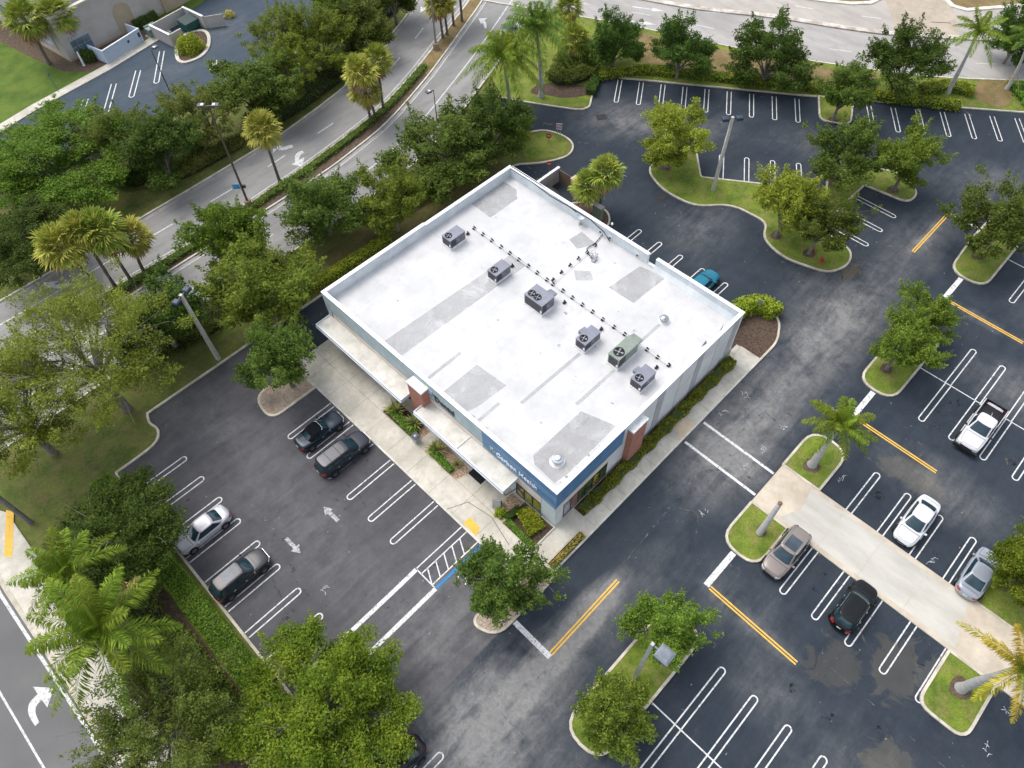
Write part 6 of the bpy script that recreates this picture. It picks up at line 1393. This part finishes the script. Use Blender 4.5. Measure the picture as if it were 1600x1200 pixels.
hedge('clipped_hedge', 'long clipped green hedge along the left side of the front lot', [(-23.4, 29.5), (-23.4, -22)], 1.6, 1.1, 'hedge', 1, 150, .15, lump=.05)
hedge('clipped_hedge', 'yellow green hedge running along the lane left of the building', [(.2, 34.6), (11.5, 34.2)], 1.0, .95, 'hedgey', 2, 130, .17)
hedge('clipped_hedge', 'dark green hedge between the lane trees and the road', [(-4, 38.3), (3.4, 38.0)], 1.3, .9, 'deep', 3, 120, .17)
hedge('wall_shrubs', 'row of yellow green shrubs planted along the right wall of the building', [(2.6, -.75), (23.2, -.75)], .82, .62, 'cover', 4, 170, .16, 'shrub row', z0=.12, lump=.38)
hedge('kerb_shrubs', 'short strip of low bronze shrubs between the pavement and the lot kerb', [(-2.6, -2.1), (1.0, -2.1)], .42, .4, 'bronze', 5, 160, .13, 'shrub row', z0=.12, lump=.2)
hedge('rear_shrubs', 'curved mass of bright shrubs at the back corner of the building', smoothline([(24.7, 2.3), (28.8, 2.2), (30.6, .7), (30.4, -.6)], 3), 1.5, 1.35, 'hedgey', 6, 120, .18, 'shrub row', z0=.1)
hedge('clipped_hedge', 'dark clipped hedge in the planting bed left of the trash bin', [(-2.0, 17.8), (-2.15, 14.3)], .75, .55, 'hedge', 7, 200, .11, z0=.12, lump=.04)
hedge('clipped_hedge', 'clipped hedge in the pebble bed beside the door mat', [(-2.25, 12.2), (-2.35, 9.5)], .55, .5, 'hedge', 8, 200, .11, z0=.12, lump=.04)
hedge('clipped_hedge', 'dark clipped hedge under the yellow posters of the corner window', [(-2.2, 3.2), (-.9, 3.0)], .6, .6, 'deep', 9, 200, .11, z0=.12, lump=.04)
hedge('clipped_hedge', 'low green hedge edging the corner bed below the shop sign', [(-2.35, 3.0), (-2.45, .2)], .45, .5, 'hedge', 10, 200, .11, z0=.12, lump=.04)
hedge('clipped_hedge', 'small bright hedge beside the grey enclosure behind the building', [(28.0, 28.4), (30.8, 28.4)], .9, .9, 'hedgey', 11, 150, .15)
hedge('median_shrubs', 'low green shrub strip along the road median', [p for p in offsetline(ML, -.75) if -15 < p[0] < 36], 1.0, .42, 'mid', 12, 55, .18, 'shrub row', z0=.1, lump=.5)
hedge('verge_hedge', 'long yellow green hedge along the side road verge above the top parking row', GL([(935, 118), (1010, 108), (1150, 122), (1290, 138), (1390, 152), (1500, 165)], .5), 1.3, .8, 'hedgey', 13, 60, .22, z0=.09, lump=.2)
hedge('verge_hedge', 'bright hedge beside the leaning palm at the top right', GL([(1440, 140), (1480, 133), (1520, 142)], .5), 1.6, .9, 'hedgey', 14, 60, .22, z0=.09, lump=.2)
hedge('verge_hedge', 'dark green low hedge at the top right edge', GL([(1590, 130), (1620, 165)], .5), 2.4, .6, 'hedge', 15, 60, .22, z0=.09, lump=.2)
hedge('corner_hedge', 'dark hedge along the kerb corner at the end of the top parking row', GL([(922, 145), (932, 118)], .4), 1.2, .8, 'deep', 16, 80, .2, z0=.09)
def covermass(name, label, poly_px, h, leafkey, seed, n, leaf=.22, group=None):
    """low shrubs filling an irregular bed"""
    rng = np.random.default_rng(seed); W_ = np.array(GL(poly_px)); lo, hi = W_.min(0), W_.max(0); t = thing(name, label, 'shrubs', (0, 0, 0), 0, group)
    A = rng.uniform(lo, hi, (n, 2)); ins = np.zeros(n, bool); j = len(W_) - 1
    for i in range(len(W_)):
        xi, yi = W_[i]; xj, yj = W_[j]; c = ((yi > A[:, 1]) != (yj > A[:, 1])) & (A[:, 0] < (xj - xi) * (A[:, 1] - yi) / (yj - yi + 1e-9) + xi); ins ^= c; j = i
    A = A[ins]; z = .08 + h * rng.random(len(A)) ** .4 * (.75 + .35 * np.sin(A[:, 0] * 1.3) * np.cos(A[:, 1] * 1.7)); P = np.concatenate([A, z[:, None]], 1)
    link(bpy.data.objects.new('foliage', mesh_quads('foliage', leaf_quads(P, leaf, rng, .5), LF[leafkey])), t)
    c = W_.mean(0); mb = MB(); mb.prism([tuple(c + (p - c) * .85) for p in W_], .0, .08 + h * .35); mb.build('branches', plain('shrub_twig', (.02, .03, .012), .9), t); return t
covermass('shrub_mass', 'dark green shrub mass between the neighbour trees and the road', [(430, 205), (470, 180), (540, 128), (560, 60), (640, 0), (620, -5), (540, 60), (500, 110), (440, 160), (380, 210), (400, 225)], 1.5, 'deep', 31, 26000)
covermass('shrub_mass', 'olive scrub on the slope behind the brown street lamp', [(290, 250), (330, 230), (385, 205), (390, 225), (330, 260), (270, 290), (240, 300)], .5, 'olive', 32, 6000)
covermass('shrub_mass', 'dark shrubs under the lane trees left of the building', [(610, 350), (700, 300), (800, 230), (830, 205), (800, 195), (720, 230), (620, 290), (580, 330)], 1.0, 'mid', 33, 14000)
covermass('shrub_mass', 'bright bushy shrubs in the corner bed below the shop sign', [(806, 806), (826, 842), (852, 826), (838, 806), (822, 796)], .85, 'hedgey', 34, 4200, .15)
covermass('shrub_mass', 'green shrubs beneath the neighbour trees at the upper left', [(200, 300), (270, 280), (330, 225), (300, 200), (240, 250), (170, 290)], 1.2, 'deep', 35, 12000)
covermass('shrub_mass', 'flowering dark shrubs beside the white trunked royal palm', [(850, 128), (880, 85), (925, 85), (938, 120), (905, 135), (870, 138)], 1.8, 'oak', 36, 12000)
covermass('shrub_mass', 'low green plants under the large feathery palm', [(222, 1000), (260, 1000), (268, 1040), (240, 1060), (215, 1040)], .4, 'hedge', 37, 3000, .18)
covermass('shrub_mass', 'low green shrubs filling the bed between the long hedge and the olive tree', [(262, 960), (300, 985), (350, 1050), (395, 1110), (420, 1180), (330, 1200), (290, 1120), (255, 1050)], .7, 'mid', 39, 9000, .2)
covermass('shrub_mass', 'green undergrowth beside the sidewalk below the large feathery palm', [(120, 860), (230, 880), (262, 960), (255, 1050), (225, 1010), (150, 950)], .6, 'olive', 40, 6000, .2)
covermass('shrub_mass', 'dark undergrowth beneath the left row of trees', [(180, 560), (330, 470), (420, 400), (470, 395), (440, 440), (330, 530), (210, 590)], .8, 'oak', 38, 12000)
shrub('rounded yellow green bush at the tip of the exit drive lawn', *G(815, 213), 1.2, 1.3, 'hedgey', 3)
shrub('big domed yellow green hedge on the neighbour parking island', *G(299, 78), 1.9, 1.9, 'hedgey', 5, 4200, leaf=.2, name='domed_shrub')
shrub('small red leaved shrub at the end of the neighbour enclosure', *G(360, 26), .8, .8, 'bronze', 6)
shrub('golden bush beside the sandwich board', -2.2, 3.9, .5, .6, 'hedgey', 7, 700, leaf=.14)
yucca('large striped spiky plant at the far end of the bed by the brick pillar', -1.75, 17.3, 1.3, 1, z0=.3); yucca('starry spiky plant between the clipped hedge and the canopy edge', -1.5, 15.2, 1.15, 2, z0=.3)
yucca('spiky plant at the near end of the pebble bed, by the trash bin', -1.9, 11.9, 1.15, 3, z0=.3); yucca('small spiky plant alone in the river pebbles', -1.6, 9.6, .6, 4)
x = MB(); x.sheet([(-2.55, 18.3), (-2.55, 13.9), (-1.0, 13.9), (-.9, 18.3)], .1245); struct('front_bed', x, MULCH)
x = MB(); x.sheet([(-2.0, 14.5), (-1.0, 14.5), (-1.0, 13.7), (-2.2, 13.7)], .128); x.sheet([(-2.65, 12.6), (-2.65, 8.7), (-1.2, 8.3), (-.9, 12.6)], .1245); x.sheet([(-2.4, 4.5), (-.2, 4.5), (-.2, 3.2), (-2.6, 3.2)], .1245); struct('pebble_bed', x, PEBBLE)
x = MB(); x.sheet([(-2.65, 3.2), (-.1, 3.2), (-.1, 0), (-2.65, 0)], .1245); struct('corner_front_bed', x, MULCH)
x = MB(); x.box(-2.7, 0, -.12, -.02, .1, .24); tag(x.build('garden_edging', KERB_W), 'pale concrete edging strip at the corner bed', 'edging')

# ------------------------------------------------------------------ neighbour property, top left
WALLN = mottled('neighbour_stucco', (.40, .375, .34), (.48, .45, .42), .3, (.35, .32, .29), 1.0, .3, .9); TANN = mottled('tan_stucco', (.36, .29, .20), (.44, .36, .26), .5)
A = Vector((4.0, 90.8)); ux = Vector((.992, .125)).normalized(); uy = Vector((-ux.y, ux.x))
nb = thing('neighbour_building', 'beige stucco building with arched openings at the top left', 'building', (A.x, A.y, 0), math.atan2(ux.y, ux.x))
HN = 5.8
mb = MB(); mb.box(0, 30, 0, .3, 0, HN); mb.build('wall', WALLN, nb); mb = MB(); mb.box(0, .3, .3, 30, 0, HN - .003); mb.build('wall', WALLN, nb)
mb = MB(); mb.box(.3, 30, .3, 30, HN - .9, HN - .7); mb.build('roof', plain('dark_grey_roof', (.07, .08, .10), .9, var=.2), nb)
mb = MB(); mb.box(-.12, 30, -.12, .45, HN, HN + .18); mb.box(-.12, .45, .45, 30, HN, HN + .18); mb.build('coping', plain('cream_coping', (.55, .50, .42), .8), nb)
mb = MB(); mb.box(-.06, 30, -.06, 0, 0, .35); mb.box(-.06, 0, 0, 30, 0, .35); mb.build('base_trim', TANN, nb)
mb = MB(); mb.box(15.2, 19.5, -.25, 0, 0, HN - .2); mb.build('bay_wall', TANN, nb)
def arch(x0, x1, h, mat, name, d=.035):
    mb = MB(); c = (x0 + x1) / 2; r = (x1 - x0) / 2; P = [(x0, -d, .36), (x1, -d, .36)] + [(c + r * math.cos(a), -d, h - r + r * math.sin(a)) for a in [math.pi * k / 12 for k in range(13)]]
    n = len(P); mb.add(P + [(p[0], 0, p[2]) for p in P], [tuple(range(n))] + [((i + 1) % n, i, n + i, n + (i + 1) % n) for i in range(n)]); return mb.build(name, mat, nb)
arch(8.0, 10.6, 3.9, TANN, 'arch_panel'); aw = arch(.9, 3.9, 3.4, GREYS, 'arch_window')
NG = glass('neighbour_glass', (.10, .14, .17), .05)
mb = MB()
for k in range(3): mb.box(1.0 + k * .95, 1.9 + k * .95, -.05, -.036, .45, 1.4); mb.box(1.0 + k * .95, 1.9 + k * .95, -.05, -.036, 1.45, 2.3)
mb.build('pane', NG, aw)
mb = MB(); mb.box(-.08, 0, 2.0, 6.0, 1.0, 3.0); wf = mb.build('window', TANN, nb); mb = MB()
for k in range(2):
    for j in range(2): mb.box(-.1, -.081, 2.4 + 1.55 * k, 3.85 + 1.55 * k, 1.25 + .8 * j, 1.95 + .8 * j)
mb.build('pane', glass('sky_glass', (.30, .40, .52), .05), wf)
mb = MB(); mb.box(-.08, 0, 10.5, 14.5, 1.0, 3.4); wf = mb.build('window', DARKMETAL, nb); mb = MB(); mb.box(-.1, -.081, 10.7, 12.4, 1.2, 3.2); mb.box(-.1, -.081, 12.6, 14.3, 1.2, 3.2); mb.build('pane', glass('shade_glass', (.16, .24, .33), .05), wf)
# patio wall with tables and umbrellas behind it
p0, p1 = Vector(G(170, 101)), Vector(G(226, 65)); dd = (p1 - p0); LN = dd.length; dd.normalize()
t = thing('patio_wall', 'pale blue white patio wall facing the neighbour parking bays', 'wall', (p0.x, p0.y, .1), math.atan2(dd.y, dd.x)); WB = plain('patio_white_paint', (.44, .52, .62), .8, var=.05)
mb = MB(); mb.box(0, LN, 0, .18, 0, 1.75); mb.box(0, .18, .18, 3.0, 0, 1.75); mb.box(LN - .18, LN, .18, 2.6, 0, 1.75); mb.build('wall_panel', WB, t); mb = MB(); mb.box(-.02, LN + .02, -.02, .2, 1.75, 1.8); mb.build('coping', COPING, t)
mb = MB(); mb.box(LN - .55, LN - .2, -.03, 0, .75, 1.35); mb.box(LN * .62, LN * .62 + .3, -.03, 0, .9, 1.2); mb.build('sign_plate', plain('dark_plaque', (.03, .05, .07), .4), t)
for k, (a, b, c, lb) in enumerate(((1.9, 1.3, (.55, .50, .44), 'cream patio table nearest the window end of the patio'), (3.6, 1.2, (.42, .40, .38), 'grey patio table in the middle behind the patio wall'), (5.2, 1.3, (.60, .56, .50), 'pale patio table near the far end of the patio'))):
    q = p0 + dd * a + Vector((-dd.y, dd.x)) * b; t = thing('patio_table', lb, 'table', (q.x, q.y, .04), 0, 'tables on the neighbour patio'); mb = MB(); mb.lathe([(0, .72), (.5, .72), (.5, .76), (0, .76)], seg=16); mb.build('table_top', plain('table_paint_%s' % 'abc'[k], c, .5), t); mb = MB(); mb.tube([(0, 0, 0), (0, 0, .72)], .04, 6); mb.lathe([(0, 0), (.28, 0), (.26, .04), (0, .05)], seg=12); mb.build('pedestal', DARKMETAL, t)
q = G(143, 92); t = thing('folded_umbrella', 'folded blue umbrella standing at the patio corner', 'umbrella', (*q, .05)); mb = MB(); mb.lathe([(.03, 0), (.03, .7), (.14, .8), (.11, 1.6), (.03, 2.2), (0, 2.25)], seg=8); mb.build('canopy', plain('umbrella_blue', (.02, .07, .12), .8), t); mb = MB(); mb.lathe([(0, 0), (.25, 0), (.25, .08), (0, .1)], seg=10); mb.build('base', DARKMETAL, t)
q = G(132, 103); t = thing('white_bollard', 'slim white post at the neighbour building corner', 'post', (*q, .05)); mb = MB(); mb.tube([(0, 0, 0), (0, 0, 1.9)], [.16, .10], 8); mb.build('post', COPING, t); mb = MB(); mb.lathe([(0, 0), (.2, 0), (.16, .1), (.1, .12)], seg=10); mb.build('foot', COPING, t)
q = G(92, 144); t = thing('street_sign_post', 'blue disc on a teal post beside the neighbour lawn', 'sign', (*q, .05)); mb = MB(); mb.tube([(0, 0, 0), (0, 0, 2.5)], .045, 6); mb.build('post', plain('teal_post', (.03, .16, .20), .5), t); mb = MB(); mb.lathe([(0, 0), (.3, 0), (.3, .04), (0, .04)], (0, 0, 2.5), 14, 'x'); mb.build('sign_plate', plain('navy_disc', (.03, .08, .14), .5), t)
q = G(242, 55); t = thing('transformer_cabinet', 'green transformer cabinet on a pad beside the neighbour pavement', 'utility cabinet', (*q, .05), math.radians(8)); TG = plain('transformer_green', (.17, .25, .21), .6)
mb = MB(); mb.box(-1.0, 1.0, -.75, .75, 0, .1); mb.build('pad', CONCRETE, t); mb = MB(); mb.box(-.85, .85, -.6, .3, .1, 1.15); mb.box(-.8, .8, .3, .6, .1, 1.35); mb.build('cabinet', TG, t); mb = MB(); mb.box(-.88, .88, -.63, .3, 1.15, 1.22); mb.build('lid', plain('transformer_lid', (.24, .33, .29), .6), t)
hedge('clipped_hedge', 'dark clipped hedge between the green transformer and the neighbour wall', GL([(212, 42), (245, 26)], .5), .9, 1.2, 'deep', 17, 90, .2)
hedge('clipped_hedge', 'dark bushes in front of the neighbour arch window', GL([(130, 92), (150, 90)], .3), 1.5, 1.3, 'deep', 18, 90, .2)
o_ = Vector(G(290, 62)); ang = math.radians(8)
t = thing('dumpster_enclosure', 'beige walled enclosure with open gate at the top left', 'wall', (o_.x, o_.y, .05), ang); mb = MB(); mb.box(-2.2, -2.0, -.3, 4, 0, 1.7); mb.box(3.4, 3.6, -.3, 4, 0, 1.7); mb.box(-2.0, 3.4, 3.8, 4, 0, 1.7); mb.box(-2.0, -.2, -.3, -.1, 0, 1.7); mb.build('wall_panel', WALLN, t); mb = MB(); mb.box(-2.25, -1.95, -.3, 4, 1.7, 1.78); mb.box(3.35, 3.65, -.3, 4, 1.7, 1.78); mb.build('coping', COPING, t)
mb = MB(); mb.obox((4.6, -1.0), (.8, -.6), 1.3, .05, .1, 1.6); mb.build('gate', WALLN, t)
t = thing('dumpster', 'dark green dumpster inside the neighbour enclosure', 'dumpster', (o_.x + 2.0, o_.y + 1.9, .05), ang); mb = MB(); mb.add([(-1, -.8, .1), (1, -.8, .1), (1, .8, .1), (-1, .8, .1), (-1.1, -.9, 1.2), (1.1, -.9, 1.2), (1.1, .9, 1.45), (-1.1, .9, 1.45)], [(3, 2, 1, 0), (0, 1, 5, 4), (1, 2, 6, 5), (2, 3, 7, 6), (3, 0, 4, 7)]); mb.build('container', plain('dumpster_green', (.02, .10, .085), .6, var=.3), t); mb = MB(); mb.add([(-1.12, -.92, 1.21), (1.12, -.92, 1.21), (1.12, .92, 1.47), (-1.12, .92, 1.47)], [(0, 1, 2, 3)]); mb.build('lid', plain('dumpster_lid', (.03, .05, .05), .6), t)
